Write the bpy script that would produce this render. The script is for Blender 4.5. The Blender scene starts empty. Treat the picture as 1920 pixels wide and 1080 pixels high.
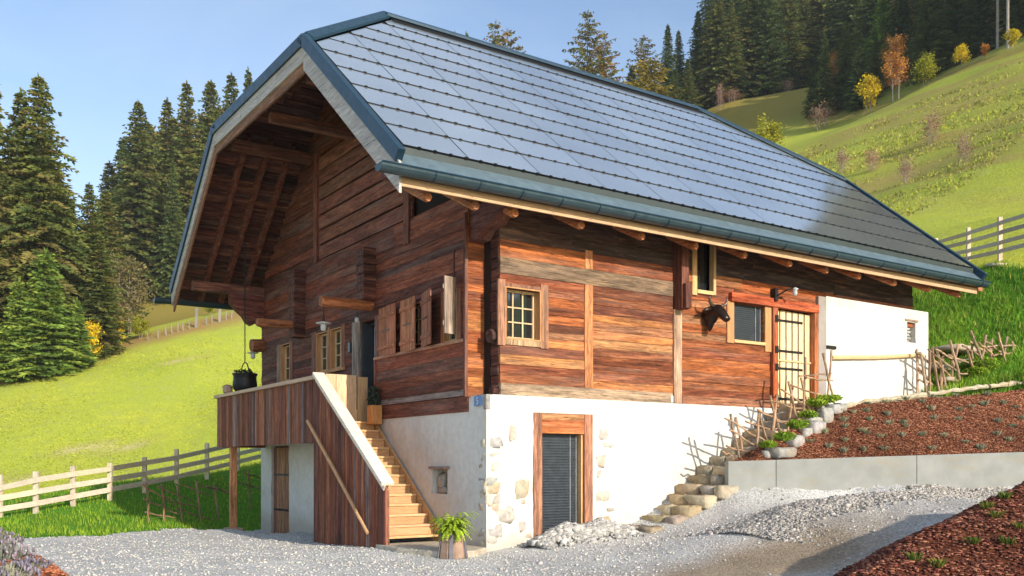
import bpy, math, random
import numpy as np
from mathutils import Vector
random.seed(7); rng = np.random.default_rng(7)
R_ = math.radians
scene = bpy.context.scene
HAZE = .00022
COL = scene.collection
# ------------------------------------------------------------------ camera numbers (measured from the house: corner of the plinth = origin)
FPX, PSI, HOR = 1745.0, R_(55.8), 870.0
CF = np.array([math.cos(PSI), math.sin(PSI), 0]); CR = np.array([math.sin(PSI), -math.cos(PSI), 0])
CAM = np.array([-9.438, -14.744, 1.655])
def at(px, py, dep):
    """world point seen at photo position (px, py) from the standpoint, DEP metres away"""
    return CAM + dep*(CF + CR*(px-960)/FPX - np.array([0, 0, 1.])*(py-HOR)/FPX)
# ------------------------------------------------------------------ object helpers
ORG = {}
def link(o): COL.objects.link(o); return o
def thing(name, label, cat, loc=(0, 0, 0), group=None):
    o = bpy.data.objects.new(name, None); link(o); o.location = loc; o.empty_display_size = .2
    o['label'] = label; o['category'] = cat
    if group: o['group'] = group
    ORG[o.name] = np.array(loc, float); return o
def tag(o, label, cat, group=None, kind=None):
    o['label'] = label; o['category'] = cat
    if group: o['group'] = group
    if kind: o['kind'] = kind
    return o
def org(parent): return ORG.get(parent.name, np.zeros(3)) if parent else np.zeros(3)
def np_mesh(name, V, F, C, mat, parent=None, smooth=False, origin=None):
    """V (n,3), F (m,k) or list of polygons, C (n,3) colours or one colour -> ONE linked mesh object"""
    o0 = org(parent) if parent else (np.array(origin, float) if origin is not None else np.zeros(3))
    V = np.asarray(V, np.float64) - o0
    me = bpy.data.meshes.new(name)
    if isinstance(F, np.ndarray):
        m, k = F.shape
        me.vertices.add(len(V)); me.vertices.foreach_set('co', V.astype(np.float32).ravel())
        me.loops.add(m*k); me.loops.foreach_set('vertex_index', F.astype(np.int32).ravel())
        me.polygons.add(m); me.polygons.foreach_set('loop_start', np.arange(0, m*k, k, dtype=np.int32))
        me.update(calc_edges=True)
    else:
        me.from_pydata([tuple(v) for v in V], [], F)
    a = me.color_attributes.new('Col', 'FLOAT_COLOR', 'POINT')
    C = np.asarray(C, np.float32)
    if C.ndim == 1: C = np.tile(C, (len(V), 1))
    if C.shape[1] == 3: C = np.hstack([C, np.ones((len(C), 1), np.float32)])
    a.data.foreach_set('color', C.astype(np.float32).ravel())
    if smooth: me.polygons.foreach_set('use_smooth', np.ones(len(me.polygons), bool))
    me.validate(); me.update()
    me.materials.append(mat)
    o = bpy.data.objects.new(name, me); link(o)
    if parent: o.parent = parent; ORG[o.name] = o0
    else: o.location = o0; ORG[o.name] = o0
    return o
class MB:
    def __init__(s): s.v = []; s.f = []; s.c = []
    def add(s, vs, fs, col):
        b = len(s.v); s.v += [tuple(map(float, v)) for v in vs]
        a = random.random(); s.c += [(col[0], col[1], col[2], a)]*len(vs)
        s.f += [tuple(i+b for i in f) for f in fs]
    BF = [(0, 1, 3, 2), (4, 6, 7, 5), (0, 4, 5, 1), (2, 3, 7, 6), (0, 2, 6, 4), (1, 5, 7, 3)]
    def box(s, x0, x1, y0, y1, z0, z1, col=(1, 1, 1)):
        s.add([(x, y, z) for x in (x0, x1) for y in (y0, y1) for z in (z0, z1)], s.BF, col)
    def wb(s, pl, u0, u1, o0, o1, z0, z1, col=(1, 1, 1)):
        """box on a wall: u along it, o outward; pl 'y' = long wall (outward -Y), 'x' = gable (outward -X)"""
        if pl == 'y': s.box(u0, u1, -o1, -o0, z0, z1, col)
        else: s.box(-o1, -o0, u0, u1, z0, z1, col)
    def beam(s, p, q, w, h, col=(1, 1, 1), up=(0, 0, 1), w2=None, h2=None):
        p = np.array(p, float); q = np.array(q, float); d = q-p; d /= np.linalg.norm(d)
        sd = np.cross(d, up); sd /= np.linalg.norm(sd); u = np.cross(sd, d)
        w2 = w2 or w; h2 = h2 or h
        vs = [c+sd*a*ww/2+u*b*hh/2 for c, ww, hh in ((p, w, h), (q, w2, h2)) for a in (-1, 1) for b in (-1, 1)]
        s.add(vs, s.BF, col)
    def tube(s, pts, rad, n=8, col=(1, 1, 1), jit=0):
        pts = [np.array(p, float) for p in pts]
        if not hasattr(rad, '__len__'): rad = [rad]*len(pts)
        vs = []; fs = []
        ref = None
        for i, p in enumerate(pts):
            d = pts[min(i+1, len(pts)-1)]-pts[max(i-1, 0)]; d /= max(np.linalg.norm(d), 1e-9)
            if ref is None: ref = np.array([0, 0, 1.]) if abs(d[2]) < .9 else np.array([1., 0, 0])
            a = np.cross(d, ref); a /= max(np.linalg.norm(a), 1e-9); b = np.cross(a, d)
            for k in range(n):
                t = 2*math.pi*k/n; rr = rad[i]*(1+random.uniform(-jit, jit))
                vs.append(p+(a*math.cos(t)+b*math.sin(t))*rr)
        for i in range(len(pts)-1):
            for k in range(n):
                fs.append((i*n+k, i*n+(k+1) % n, (i+1)*n+(k+1) % n, (i+1)*n+k))
        fs.append(tuple(range(n-1, -1, -1))); fs.append(tuple((len(pts)-1)*n+k for k in range(n)))
        s.add(vs, fs, col)
    def prism(s, poly, ax, a0, a1, col=(1, 1, 1)):
        """polygon (2D) extruded along axis ax: 'x' -> (y,z) poly, 'y' -> (x,z) poly, 'z' -> (x,y) poly"""
        def P(p, a): return {'x': (a, p[0], p[1]), 'y': (p[0], a, p[1]), 'z': (p[0], p[1], a)}[ax]
        n = len(poly); vs = [P(p, a0) for p in poly]+[P(p, a1) for p in poly]
        fs = [tuple(range(n)), tuple(range(2*n-1, n-1, -1))]+[(i, i+n, (i+1) % n+n, (i+1) % n) for i in range(n)]
        s.add(vs, fs, col)
    def slab(s, poly3, th, col=(1, 1, 1), dirn=(0, 0, -1)):
        n = len(poly3); d = np.array(dirn, float)*th
        vs = [np.array(p, float) for p in poly3]; vs += [v+d for v in vs]
        fs = [tuple(range(n)), tuple(range(2*n-1, n-1, -1))]+[(i, i+n, (i+1) % n+n, (i+1) % n) for i in range(n)]
        s.add(vs, fs, col)
    def lathe(s, c, prof, n=20, col=(1, 1, 1), sq=(1, 1)):
        vs = []; fs = []
        for r, z in prof:
            for k in range(n):
                t = 2*math.pi*k/n; vs.append((c[0]+r*math.cos(t)*sq[0], c[1]+r*math.sin(t)*sq[1], c[2]+z))
        for i in range(len(prof)-1):
            for k in range(n): fs.append((i*n+k, i*n+(k+1) % n, (i+1)*n+(k+1) % n, (i+1)*n+k))
        fs.append(tuple(range(n-1, -1, -1))); fs.append(tuple((len(prof)-1)*n+k for k in range(n)))
        s.add(vs, fs, col)
    def build(s, name, mat, parent=None, smooth=False, bevel=0, origin=None):
        o = np_mesh(name, np.array(s.v), s.f, np.array(s.c), mat, parent, smooth, origin)
        import bmesh
        bm = bmesh.new(); bm.from_mesh(o.data); bmesh.ops.recalc_face_normals(bm, faces=bm.faces); bm.to_mesh(o.data); bm.free()
        if bevel:
            m = o.modifiers.new('bevel', 'BEVEL'); m.width = bevel; m.segments = 2; m.limit_method = 'ANGLE'; m.angle_limit = R_(40)
        return o
def vary(c, a=.18):
    k = 1+random.uniform(-a, a); return (c[0]*k*(1+random.uniform(-.06, .06)), c[1]*k, c[2]*k*(1+random.uniform(-.08, .08)))
# ------------------------------------------------------------------ materials
class NT:
    def __init__(s, name):
        s.m = bpy.data.materials.new(name); s.m.use_nodes = True; s.t = s.m.node_tree; s.t.nodes.clear()
        s.out = s.n('ShaderNodeOutputMaterial')
    def n(s, typ, ins=None, **kw):
        nd = s.t.nodes.new(typ)
        for k, v in kw.items(): setattr(nd, k, v)
        for k, v in (ins or {}).items(): s.set(nd, k, v)
        return nd
    def set(s, nd, k, v):
        sk = nd.inputs[k]
        if hasattr(v, 'is_output') or isinstance(v, bpy.types.NodeSocket): s.t.links.new(v, sk)
        elif isinstance(v, bpy.types.Node): s.t.links.new(v.outputs[0], sk)
        else:
            if isinstance(v, tuple) and len(v) == 3 and sk.type == 'RGBA': v = (*v, 1)
            sk.default_value = v
    def coords(s, scale=(1, 1, 1), kind='Object', add=None):
        tc = s.n('ShaderNodeTexCoord'); src = tc.outputs[kind]
        if add is not None: src = s.n('ShaderNodeVectorMath', {0: src, 1: add}, operation='ADD').outputs[0]
        return s.n('ShaderNodeMapping', {'Vector': src, 'Scale': scale}).outputs[0]
    def noise(s, vec, scale, detail=4, rough=.55, dist=0):
        return s.n('ShaderNodeTexNoise', {'Vector': vec, 'Scale': scale, 'Detail': detail, 'Roughness': rough, 'Distortion': dist}).outputs['Fac']
    def ramp(s, fac, stops, interp='LINEAR'):
        r = s.n('ShaderNodeValToRGB', {'Fac': fac}); cr = r.color_ramp; cr.interpolation = interp
        while len(cr.elements) < len(stops): cr.elements.new(.5)
        for e, (p, c) in zip(cr.elements, stops):
            e.position = p; e.color = (*c, 1) if isinstance(c, tuple) else (c, c, c, 1)
        return r.outputs[0]
    def mix(s, fac, a, b, mode='MIX'):
        m = s.n('ShaderNodeMix', data_type='RGBA', blend_type=mode, clamp_factor=True)
        s.set(m, 0, fac)
        for i, v in ((6, a), (7, b)):
            if isinstance(v, tuple): m.inputs[i].default_value = (*v, 1) if len(v) == 3 else v
            else: s.t.links.new(v, m.inputs[i])
        return m.outputs[2]
    def math(s, op, a, b=0.): return s.n('ShaderNodeMath', {0: a, 1: b}, operation=op).outputs[0]
    def attr(s, name='Col'): return s.n('ShaderNodeAttribute', attribute_name=name)
    def bsdf(s, color, rough=.8, bump=None, strength=.3, dist=.01, spec=.3, **kw):
        ins = {'Base Color': color, 'Roughness': rough, 'Specular IOR Level': spec}; ins.update(kw)
        if bump is not None: ins['Normal'] = s.n('ShaderNodeBump', {'Height': bump, 'Strength': strength, 'Distance': dist}).outputs[0]
        b = s.n('ShaderNodeBsdfPrincipled', ins); s.t.links.new(b.outputs[0], s.out.inputs[0]); return b
def wood_mat(name, axis, contrast=1.0, knots=True, grey=.35, tan=.3):
    """old weathered timber; grain runs along axis, base hue comes from the plank's own colour attribute"""
    t = NT(name); at_ = t.attr(); off = t.n('ShaderNodeVectorMath', {0: at_.outputs['Alpha'], 1: (37., 53., 71.)}, operation='MULTIPLY').outputs[0]
    sc = {'x': (2.2, 24, 24), 'y': (24, 2.2, 24), 'z': (24, 24, 2.2)}[axis]
    sc2 = {'x': (.75, 8, 8), 'y': (8, .75, 8), 'z': (8, 8, .75)}[axis]
    v = t.coords(sc, add=off); v2 = t.coords(sc2, add=off)
    fine = t.noise(v, 2.2, 6, .65, .6); mid = t.noise(v2, 1.6, 5, .6, .4); big = t.noise(v2, .7, 3, .5)
    lo = 1-.72*contrast; c = t.mix(1, at_.outputs['Color'], t.ramp(fine, [(.28, max(lo, .1)), (.5, .95), (.72, 1.35)]), 'MULTIPLY')
    c = t.mix(1, c, t.ramp(mid, [(.33, 1-.55*contrast), (.5, 1-.02*contrast), (.67, 1+.6*contrast)]), 'MULTIPLY')
    c = t.mix(t.math('MULTIPLY', t.ramp(big, [(.5, 0.), (.68, 1.)]), grey), c, (.24, .18, .15))
    c = t.mix(t.math('MULTIPLY', t.ramp(mid, [(.56, 0.), (.72, 1.)]), tan), c, (.55, .27, .10))
    if knots:
        ck = t.noise(t.coords({'x': (.7, 34, 34), 'y': (34, .7, 34), 'z': (34, 34, .7)}[axis], add=off), 1.7, 3, .5, .15); c = t.mix(1, c, t.ramp(ck, [(.30, .25), (.37, 1.)]), 'MULTIPLY')
        vo = t.n('ShaderNodeTexVoronoi', {'Vector': t.coords({'x': (1.2, 5, 5), 'y': (5, 1.2, 5), 'z': (5, 5, 1.2)}[axis], add=off), 'Scale': 1.6}).outputs['Distance']
        c = t.mix(t.ramp(vo, [(.05, .75), (.13, 0.)]), c, (.05, .02, .012))
    t.bsdf(c, t.ramp(fine, [(.3, .9), (.7, .62)]), fine, .55, .012, .25)
    return t.m
M = {}
M['wood_x'] = wood_mat('weathered_timber_x', 'x', 1., True, .22, .28); M['wood_y'] = wood_mat('weathered_timber_y', 'y', .8, True, .3, .12); M['wood_z'] = wood_mat('weathered_timber_z', 'z', .9, True, .25, .12)
M['pine_x'] = wood_mat('fresh_pine_x', 'x', .22, False, 0, 0); M['pine_y'] = wood_mat('fresh_pine_y', 'y', .22, False, 0, 0); M['pine_z'] = wood_mat('fresh_pine_z', 'z', .3, False, 0, 0)
M['aged'] = wood_mat('silvered_board', 'y', .4, True, .2, .25)
def plaster(name, base, dirt, amount):
    t = NT(name); v = t.coords(); big = t.noise(v, .9, 5, .6, .5); fine = t.noise(v, 55, 5, .7); med = t.noise(v, 7, 4, .6)
    c = t.mix(t.math('MULTIPLY', t.ramp(big, [(.45, 0.), (.7, 1.)]), amount), base, dirt)
    c = t.mix(1, c, t.ramp(med, [(.3, .9), (.7, 1.05)]), 'MULTIPLY')
    z_ = t.n('ShaderNodeSeparateXYZ', {0: v}).outputs['Z']; low = t.math('ADD', z_, t.math('MULTIPLY', big, 1.1)); c = t.mix(t.math('MULTIPLY', t.ramp(low, [(.55, 1.), (1., 0.)]), .6), c, (.40, .33, .24))
    h = t.math('ADD', t.math('MULTIPLY', fine, .35), med)
    t.bsdf(c, .93, h, .55, .02, .15); return t.m
M['plaster'] = plaster('lime_plaster', (.68, .665, .615), (.53, .47, .39), .5)
M['plaster_grey'] = plaster('grey_render', (.36, .32, .29), (.24, .2, .18), .7)
def stone_mat(name, rough=.9, bump=.7, sc=9):
    t = NT(name); v = t.coords(); a = t.attr(); n = t.noise(v, sc, 6, .65); n2 = t.noise(v, sc*.25, 3, .5)
    c = t.mix(1, a.outputs['Color'], t.ramp(n, [(.25, .55), (.5, 1.), (.75, 1.35)]), 'MULTIPLY')
    c = t.mix(t.math('MULTIPLY', t.ramp(n2, [(.5, 0.), (.7, 1.)]), .4), c, (.42, .27, .13))
    t.bsdf(c, rough, n, bump, .03, .2); return t.m
M['stone'] = stone_mat('field_stone')
t = NT('crushed_stone'); a = t.attr(); t.bsdf(a.outputs['Color'], .9, spec=.2); M['chip'] = t.m
def metal(name, col, rough, metallic=.0, spec=.5, var=.15):
    t = NT(name); n = t.noise(t.coords(), 6, 4, .6); c = t.mix(1, col, t.ramp(n, [(.3, 1-var), (.7, 1+var)]), 'MULTIPLY')
    t.bsdf(c, t.ramp(n, [(.3, rough*.8), (.7, rough*1.25)]), spec=spec, Metallic=metallic); return t.m
M['teal'] = metal('teal_sheet_metal', (.014, .044, .074), .42, .2)
M['gutter'] = metal('blue_grey_sheet_metal', (.038, .068, .085), .42, .25)
M['flash'] = metal('pale_flashing', (.14, .20, .23), .4, .3)
M['grille'] = metal('dark_grille', (.035, .05, .05), .6, .1)
M['iron'] = metal('black_iron', (.02, .02, .022), .5, .5)
M['bronze'] = metal('dark_bronze', (.035, .022, .018), .33, .6, .6)
M['horn'] = metal('polished_horn', (.10, .075, .06), .3, .4, .6)
M['blind'] = metal('anthracite_slats', (.055, .066, .08), .38, .2)
M['white_metal'] = metal('pale_enamel', (.6, .62, .62), .4)
M['pale'] = metal('painted_sky_reflection', (.42, .52, .60), .2, .2)  # sky reflection of the glass door, painted as a pale colour
M['blue'] = metal('blue_enamel', (.04, .16, .42), .3)
t = NT('photovoltaic_glass'); v = t.coords((1, 1, 1)); n = t.noise(v, .35, 2, .5)
a = t.attr(); c = t.mix(1, a.outputs['Color'], t.ramp(n, [(.3, .92), (.7, 1.08)]), 'MULTIPLY')
t.bsdf(c, .09, spec=.8, Metallic=.85); M['pv'] = t.m
M['dark'] = metal('dark_gap', (.007, .008, .01), .7, 0, .2)
t = NT('window_glass'); t.bsdf((.012, .016, .02), .04, spec=.9, IOR=1.6); M['glass'] = t.m
t = NT('lamp_glass'); t.bsdf((.75, .78, .8), .15, spec=.6, **{'Transmission Weight': .35}); M['lampglass'] = t.m
t = NT('dark_interior'); t.bsdf((.02, .013, .01), .95); M['core'] = t.m
# concrete
t = NT('fair_faced_concrete'); v = t.coords(); n = t.noise(v, 2.2, 6, .6); n2 = t.noise(t.coords((1, 1, 5)), 1.1, 4, .6); f = t.noise(v, 60, 3, .6)
c = t.mix(t.ramp(n, [(.35, 0.), (.7, 1.)]), (.25, .26, .24), (.32, .325, .30)); c = t.mix(t.math('MULTIPLY', t.ramp(n2, [(.52, 0.), (.7, 1.)]), .55), c, (.30, .26, .18))
c = t.mix(t.math('MULTIPLY', t.ramp(f, [(.62, 0.), (.72, 1.)]), .35), c, (.25, .25, .24))
t.bsdf(c, .85, n, .2, .01, .25); M['concrete'] = t.m
# ground materials
t = NT('gravel_surface'); v = t.coords(); a = t.attr()
vo = t.n('ShaderNodeTexVoronoi', {'Vector': v, 'Scale': 34.}); vo2 = t.n('ShaderNodeTexVoronoi', {'Vector': v, 'Scale': 80.}); bg = t.noise(v, .6, 5, .6)
g = t.n('ShaderNodeRGBToBW', {0: vo.outputs['Color']}).outputs[0]
g2 = t.n('ShaderNodeRGBToBW', {0: vo2.outputs['Color']}).outputs[0]
c = t.mix(1, a.outputs['Color'], t.ramp(g, [(.15, .72), (.5, .98), (.85, 1.2)]), 'MULTIPLY'); c = t.mix(1, c, t.ramp(g2, [(.2, .75), (.8, 1.2)]), 'MULTIPLY')
c = t.mix(1, c, t.ramp(bg, [(.3, .8), (.7, 1.12)]), 'MULTIPLY')
h = t.math('ADD', t.math('MULTIPLY', vo.outputs['Distance'], -1.), t.math('MULTIPLY', vo2.outputs['Distance'], -.5))
t.bsdf(c, .95, h, .6, .02, .1); M['gravel'] = t.m
def grass_mat(name, c1, c2, c3, dry, dry_amt, sc=1.):
    t = NT(name); v = t.coords(); a = t.attr()
    n1 = t.noise(v, .09*sc, 5, .6, .3); n2 = t.noise(v, .9*sc, 6, .7); n3 = t.noise(t.coords((1, 1, .4)), 7*sc, 5, .75)
    c = t.mix(t.ramp(n1, [(.35, 0.), (.65, 1.)]), c1, c2); c = t.mix(t.ramp(n2, [(.4, 0.), (.72, 1.)]), c, c3)
    c = t.mix(t.math('MULTIPLY', t.ramp(n2, [(.5, 0.), (.68, 1.)]), dry_amt), c, dry)
    c = t.mix(a.outputs['Alpha'], c, a.outputs['Color'])
    c = t.mix(1, c, t.ramp(n3, [(.25, .6), (.5, .98), (.75, 1.3)]), 'MULTIPLY')
    t.bsdf(c, .95, t.math('ADD', n3, n2), .8, .12, .08); return t.m
M['meadow'] = grass_mat('meadow_grass', (.38, .45, .055), (.52, .53, .065), (.34, .42, .055), (.54, .48, .17), .35)
M['lawn'] = grass_mat('fresh_lawn', (.09, .27, .02), (.16, .36, .025), (.06, .20, .018), (.34, .40, .06), .2, 2)
def leaf_mat(name, trans=.3, rough=.75):
    t = NT(name); a = t.attr(); n = t.noise(t.coords(), .8, 3, .6)
    inf = t.n('ShaderNodeObjectInfo'); c = t.mix(1, a.outputs['Color'], t.ramp(n, [(.3, .75), (.7, 1.25)]), 'MULTIPLY')
    c = t.mix(1, c, t.ramp(inf.outputs['Random'], [(0., (.8, .85, .8)), (1., (1.25, 1.12, .95))]), 'MULTIPLY')
    d = t.n('ShaderNodeBsdfPrincipled', {'Base Color': c, 'Roughness': rough, 'Specular IOR Level': .15})
    tr = t.n('ShaderNodeBsdfTranslucent', {'Color': c}); mx = t.n('ShaderNodeMixShader', {0: trans, 1: d.outputs[0], 2: tr.outputs[0]})
    t.t.links.new(mx.outputs[0], t.out.inputs[0]); return t.m
M['needle'] = leaf_mat('spruce_needles', .32); M['leaf'] = leaf_mat('broad_leaves', .35); M['blade'] = leaf_mat('grass_blades', .3)
t = NT('tree_bark'); v = t.coords((1, 1, .25)); n = t.noise(v, 6, 5, .65); a = t.attr(); c = t.mix(1, a.outputs['Color'], t.ramp(n, [(.3, .5), (.7, 1.3)]), 'MULTIPLY'); t.bsdf(c, .95, n, .6, .05, .1); M['bark'] = t.m
t = NT('bark_mulch'); v = t.coords(); n = t.noise(v, 14, 6, .75, 1.); n2 = t.noise(v, 45, 4, .7)
c = t.ramp(n, [(.3, (.05, .016, .009)), (.5, (.16, .052, .026)), (.72, (.30, .12, .06))]); t.bsdf(c, .95, t.math('ADD', n, n2), .9, .05, .1); M['mulch'] = t.m
t = NT('glazed_pot'); n = t.noise(t.coords(), 7, 4, .6); a = t.attr(); t.bsdf(t.mix(1, a.outputs['Color'], t.ramp(n, [(.3, .7), (.7, 1.2)]), 'MULTIPLY'), .55, n, .2, .01, .4); M['pot'] = t.m
# ------------------------------------------------------------------ terrain height (thin plate through surveyed points)
cp = [(0, 0, 0), (1.1, -.1, .12), (2.5, -.1, .27), (3.4, -.1, .36), (5.2, -1.4, 1.04), (3.2, -1.25, .24), (4.06, -1.25, .48), (4.7, -1.3, .74), tuple(at(1600, 915, 19.8)), tuple(at(1920, 906, 20.3)), tuple(at(1760, 910, 20.0)), tuple(at(1700, 935, 17.5)), tuple(at(1450, 960, 16.5)), (-1.4, 1.4, .0), (-1.4, 4.7, -.08), (-1.4, 10.5, -.15), (0, 11, -.42), (0, 12.5, -.45),
      (-1.5, -3.6, 0), (-8, -1, .05), (-9.4, -14.7, -.05), (-9, 5, -.02), (-2.5, -9.8, .05), (2, -6, .35), (0, -8, .2), (6, -9, 1.0), (12, -10, 1.5), (-20, -10, -.1), (-20, 5, 0), (-10, -30, -.3), (10, -30, 2), (30, -30, 7),
      (8.2, -.7, 2.8), (5.3, -.6, 1.2), (6.2, -.6, 1.7), (7.2, -.6, 2.25), (10, -1, 2.75), (12, -1, 3.0), (13.5, -.8, 3.3), (14.8, -.3, 3.7), (7.8, -2.4, 1.75), (9, -1.3, 2.9), (2, 6, .2), (5, 6, 1.2), (9, 6, 3), (14, 6, 5), (0, 16, .4), (7, 15, 3.2), (14, 14, 6.5), (20, -3, 4.6), (18, -9, 3)]
pd = [(0, 966, 26), (-120, 975, 24), (72, 966, 26), (140, 948, 27), (205, 935, 28.5), (330, 908, 31), (390, 897, 33), (450, 882, 34.5), (60, 1009, 21), (250, 999, 24),
      (0, 1000, 40), (70, 998, 41), (205, 975, 42), (388, 935, 46), (450, 920, 47), (560, 900, 48), (0, 925, 58), (100, 915, 59), (205, 900, 60), (388, 870, 63), (0, 820, 68), (0, 714, 85), (-200, 950, 56), (-250, 770, 85), (110, 690, 88), (200, 780, 73), (220, 648, 95), (400, 770, 74), (400, 690, 85), (440, 592, 102), (600, 560, 115), (600, 700, 85),
      (0, 690, 110), (100, 655, 130), (280, 548, 150), (230, 560, 150), (340, 530, 170), (0, 660, 170), (-300, 730, 140),
      (800, 520, 140), (1000, 420, 140), (1200, 320, 150), (700, 640, 75), (1000, 600, 55), (1300, 500, 50),
      (1878, 487, 31), (1800, 500, 34), (1760, 590, 29.5), (1905, 690, 26.5), (1830, 640, 28), (1920, 722, 24.3), (1740, 660, 27.5),
      (1920, 400, 37), (1920, 250, 60), (1920, 92, 92), (1700, 340, 66), (1700, 180, 106), (1500, 262, 112), (1600, 225, 112), (1590, 325, 75), (1750, 430, 46), (1460, 290, 100), (1800, 130, 100),
      (1330, 205, 150), (1420, 190, 156), (1520, 168, 170), (1330, 270, 130), (1400, 150, 200), (1650, 100, 170), (1250, 230, 165), (1900, 20, 150), (2200, -50, 100), (2200, 350, 45), (2100, 600, 27), (1100, 300, 170), (900, 380, 190), (600, 470, 200)]
cp += [tuple(at(*p)) for p in pd]
cp = np.array(cp); SC = 30.
def U_(r2): return np.where(r2 > 1e-12, r2*np.log(np.maximum(r2, 1e-12)), 0)
TPX = cp[:, :2]/SC; TPN = len(TPX); K = U_(((TPX[:, None]-TPX[None])**2).sum(-1))+np.eye(TPN)*1e-4; Pm = np.hstack([np.ones((TPN, 1)), TPX])
A = np.block([[K, Pm], [Pm.T, np.zeros((3, 3))]]); TPW = np.linalg.solve(A, np.r_[cp[:, 2], 0, 0, 0])
def tz(x, y):
    x = np.asarray(x, float); y = np.asarray(y, float); sh = x.shape; q = np.stack([x.ravel(), y.ravel()], 1)/SC
    out = np.empty(len(q))
    for i in range(0, len(q), 20000):
        s = q[i:i+20000]; out[i:i+20000] = U_(((s[:, None]-TPX[None])**2).sum(-1))@TPW[:TPN]+TPW[TPN]+s@TPW[TPN+1:]
    return out.reshape(sh)
def vn(x, y, s, seed=0):
    """cheap smooth value noise, about -1..1"""
    r = 0
    g = np.random.default_rng(seed)
    for k in range(5):
        a, b, c, d = g.uniform(-1, 1, 4)*s*(1+.6*k); p = g.uniform(0, 6.28)
        r = r+np.sin(a*x+b*y+p+np.sin(c*x+d*y)*1.3)/(1+.4*k)
    return r/2.6
W0 = at(1365, 900, 19.4)[:2]; W1 = at(2080, 900, 20.5)[:2]; wd = (W1-W0)/np.linalg.norm(W1-W0); wn = np.array([-wd[1], wd[0]]); WL = float(np.linalg.norm(W1-W0))
def ground_at(px, py, d0=8., d1=40.):
    ds = np.linspace(d0, d1, 400); p = np.array([at(px, py, d) for d in ds]); k = np.argmax(p[:, 2] < ground(p[:, 0], p[:, 1])); return p[k]
def ground(x, y):
    x = np.asarray(x, float); y = np.asarray(y, float); z = tz(x, y)+.035*vn(x, y, 2.2, 3)
    s = (x-W0[0])*wd[0]+(y-W0[1])*wd[1]; t_ = (x-W0[0])*wn[0]+(y-W0[1])*wn[1]
    cap_ = np.where(t_ < .1, 1.10+.018*s+np.maximum(-t_-1.5, 0)*.12, 1.3+.30*np.maximum(t_-.35, 0)); on = (s > -.05) & (t_ > -5) & (t_ < 5.2) & (s < WL+1)
    fade = np.clip((t_-4.0)/1.0, 0, 1)*4
    return np.where(on, np.minimum(z, cap_+fade), z)
# where the near ground is lawn
LB = [at(-900, 1040, 17.), at(-60, 1016, 19.8), at(60, 1009, 21), at(250, 999, 24), at(430, 991, 27.4), at(488, 992, 28.4), np.array([3, 13.2, 0]), np.array([10, 13.2, 0])]
LBx = [p[0] for p in LB]; LBy = [p[1] for p in LB]
def is_lawn(x, y):
    b = np.interp(x, LBx, LBy)+.25*vn(x, y, 1.6, 5)
    left = y > b
    right = ((x > 14.0) & (y > -2.9+.12*vn(x, y, 2, 8)) & (y < 30)) | ((x > 7.6) & (y > 1)) | ((x > 16.4) & (y > -12))
    return left | right
def grid(x0, x1, y0, y1, st):
    xs = np.arange(x0, x1+1e-6, st); ys = np.arange(y0, y1+1e-6, st); gx, gy = np.meshgrid(xs, ys); nx, ny = len(xs), len(ys)
    i = np.arange(nx*ny).reshape(ny, nx); F = np.stack([i[:-1, :-1], i[:-1, 1:], i[1:, 1:], i[1:, :-1]], -1).reshape(-1, 4)
    return gx.ravel(), gy.ravel(), F
NX0, NX1, NY0, NY1 = -17., 21., -17., 22.
gx, gy, F = grid(NX0, NX1, NY0, NY1, .2); gz = ground(gx, gy)
gz = gz+.02*vn(gx, gy, 7, 9)
cx = gx[F].mean(1); cy = gy[F].mean(1); lawn = is_lawn(cx, cy)
V = np.stack([gx, gy, gz], 1)
def sub(V, F):
    u, inv = np.unique(F, return_inverse=True); return u, inv.reshape(F.shape)
DIRT = ground_at(1430, 1062); DIRT2 = at(1180, 1078, 12)
u, f = sub(V, F[~lawn])
base = np.tile(np.array([.58, .565, .53]), (len(u), 1))
px_, py_ = V[u, 0], V[u, 1]
dd = np.exp(-(((px_-DIRT[0])/3.0)**2+((py_-DIRT[1])/1.3)**2))+.0*px_
dd = np.clip(dd*1.3+.15*vn(px_, py_, 2.5, 4)*(dd > .05), 0, 1)[:, None]
base = base*(1-dd)+dd*np.array([.36, .27, .17])
blue = np.clip(.55+.45*vn(px_, py_, .8, 2), 0, 1)[:, None]*.3
base = base*(1-blue)+blue*np.array([.42, .435, .435])
hb = ((px_ > 8.5) & (py_ > -2.3))[:, None]; base = np.where(hb, np.array([.30, .25, .17]), base)
o = np_mesh('gravel_yard', V[u], f, base, M['gravel'], smooth=True); o['kind'] = 'structure'
GRAVEL = (V[u], f)
u, f = sub(V, F[lawn]); o = np_mesh('lawn', V[u], f, np.array([1, 1, 1, 0.]), M['lawn'], smooth=True); o['kind'] = 'structure'
LAWN = (V[u], f)
# far ground: one sheet out to the horizon, dipping under the near ground
gx, gy, F = grid(-130, 290, -120, 290, 1.4); far_h = tz(gx, gy)
ins = np.minimum(np.minimum(gx-NX0, NX1-gx), np.minimum(gy-NY0, NY1-gy)); far_h = far_h-np.clip(ins/4, 0, 1)*1.2-np.clip(ins+2.2, 0, 1)*.04
rough = np.clip((gx-20)/30, 0, 1)*np.clip((70-gy)/40, 0, 1)
far_h = far_h+.16*np.sin(far_h*2.6+2.2*vn(gx, gy, .12, 29))*rough*np.clip((62-gy)/20, 0, 1)+.28*vn(gx, gy, .35, 11)*rough+.12*vn(gx, gy, .25, 13)*(ins < -5)
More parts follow.
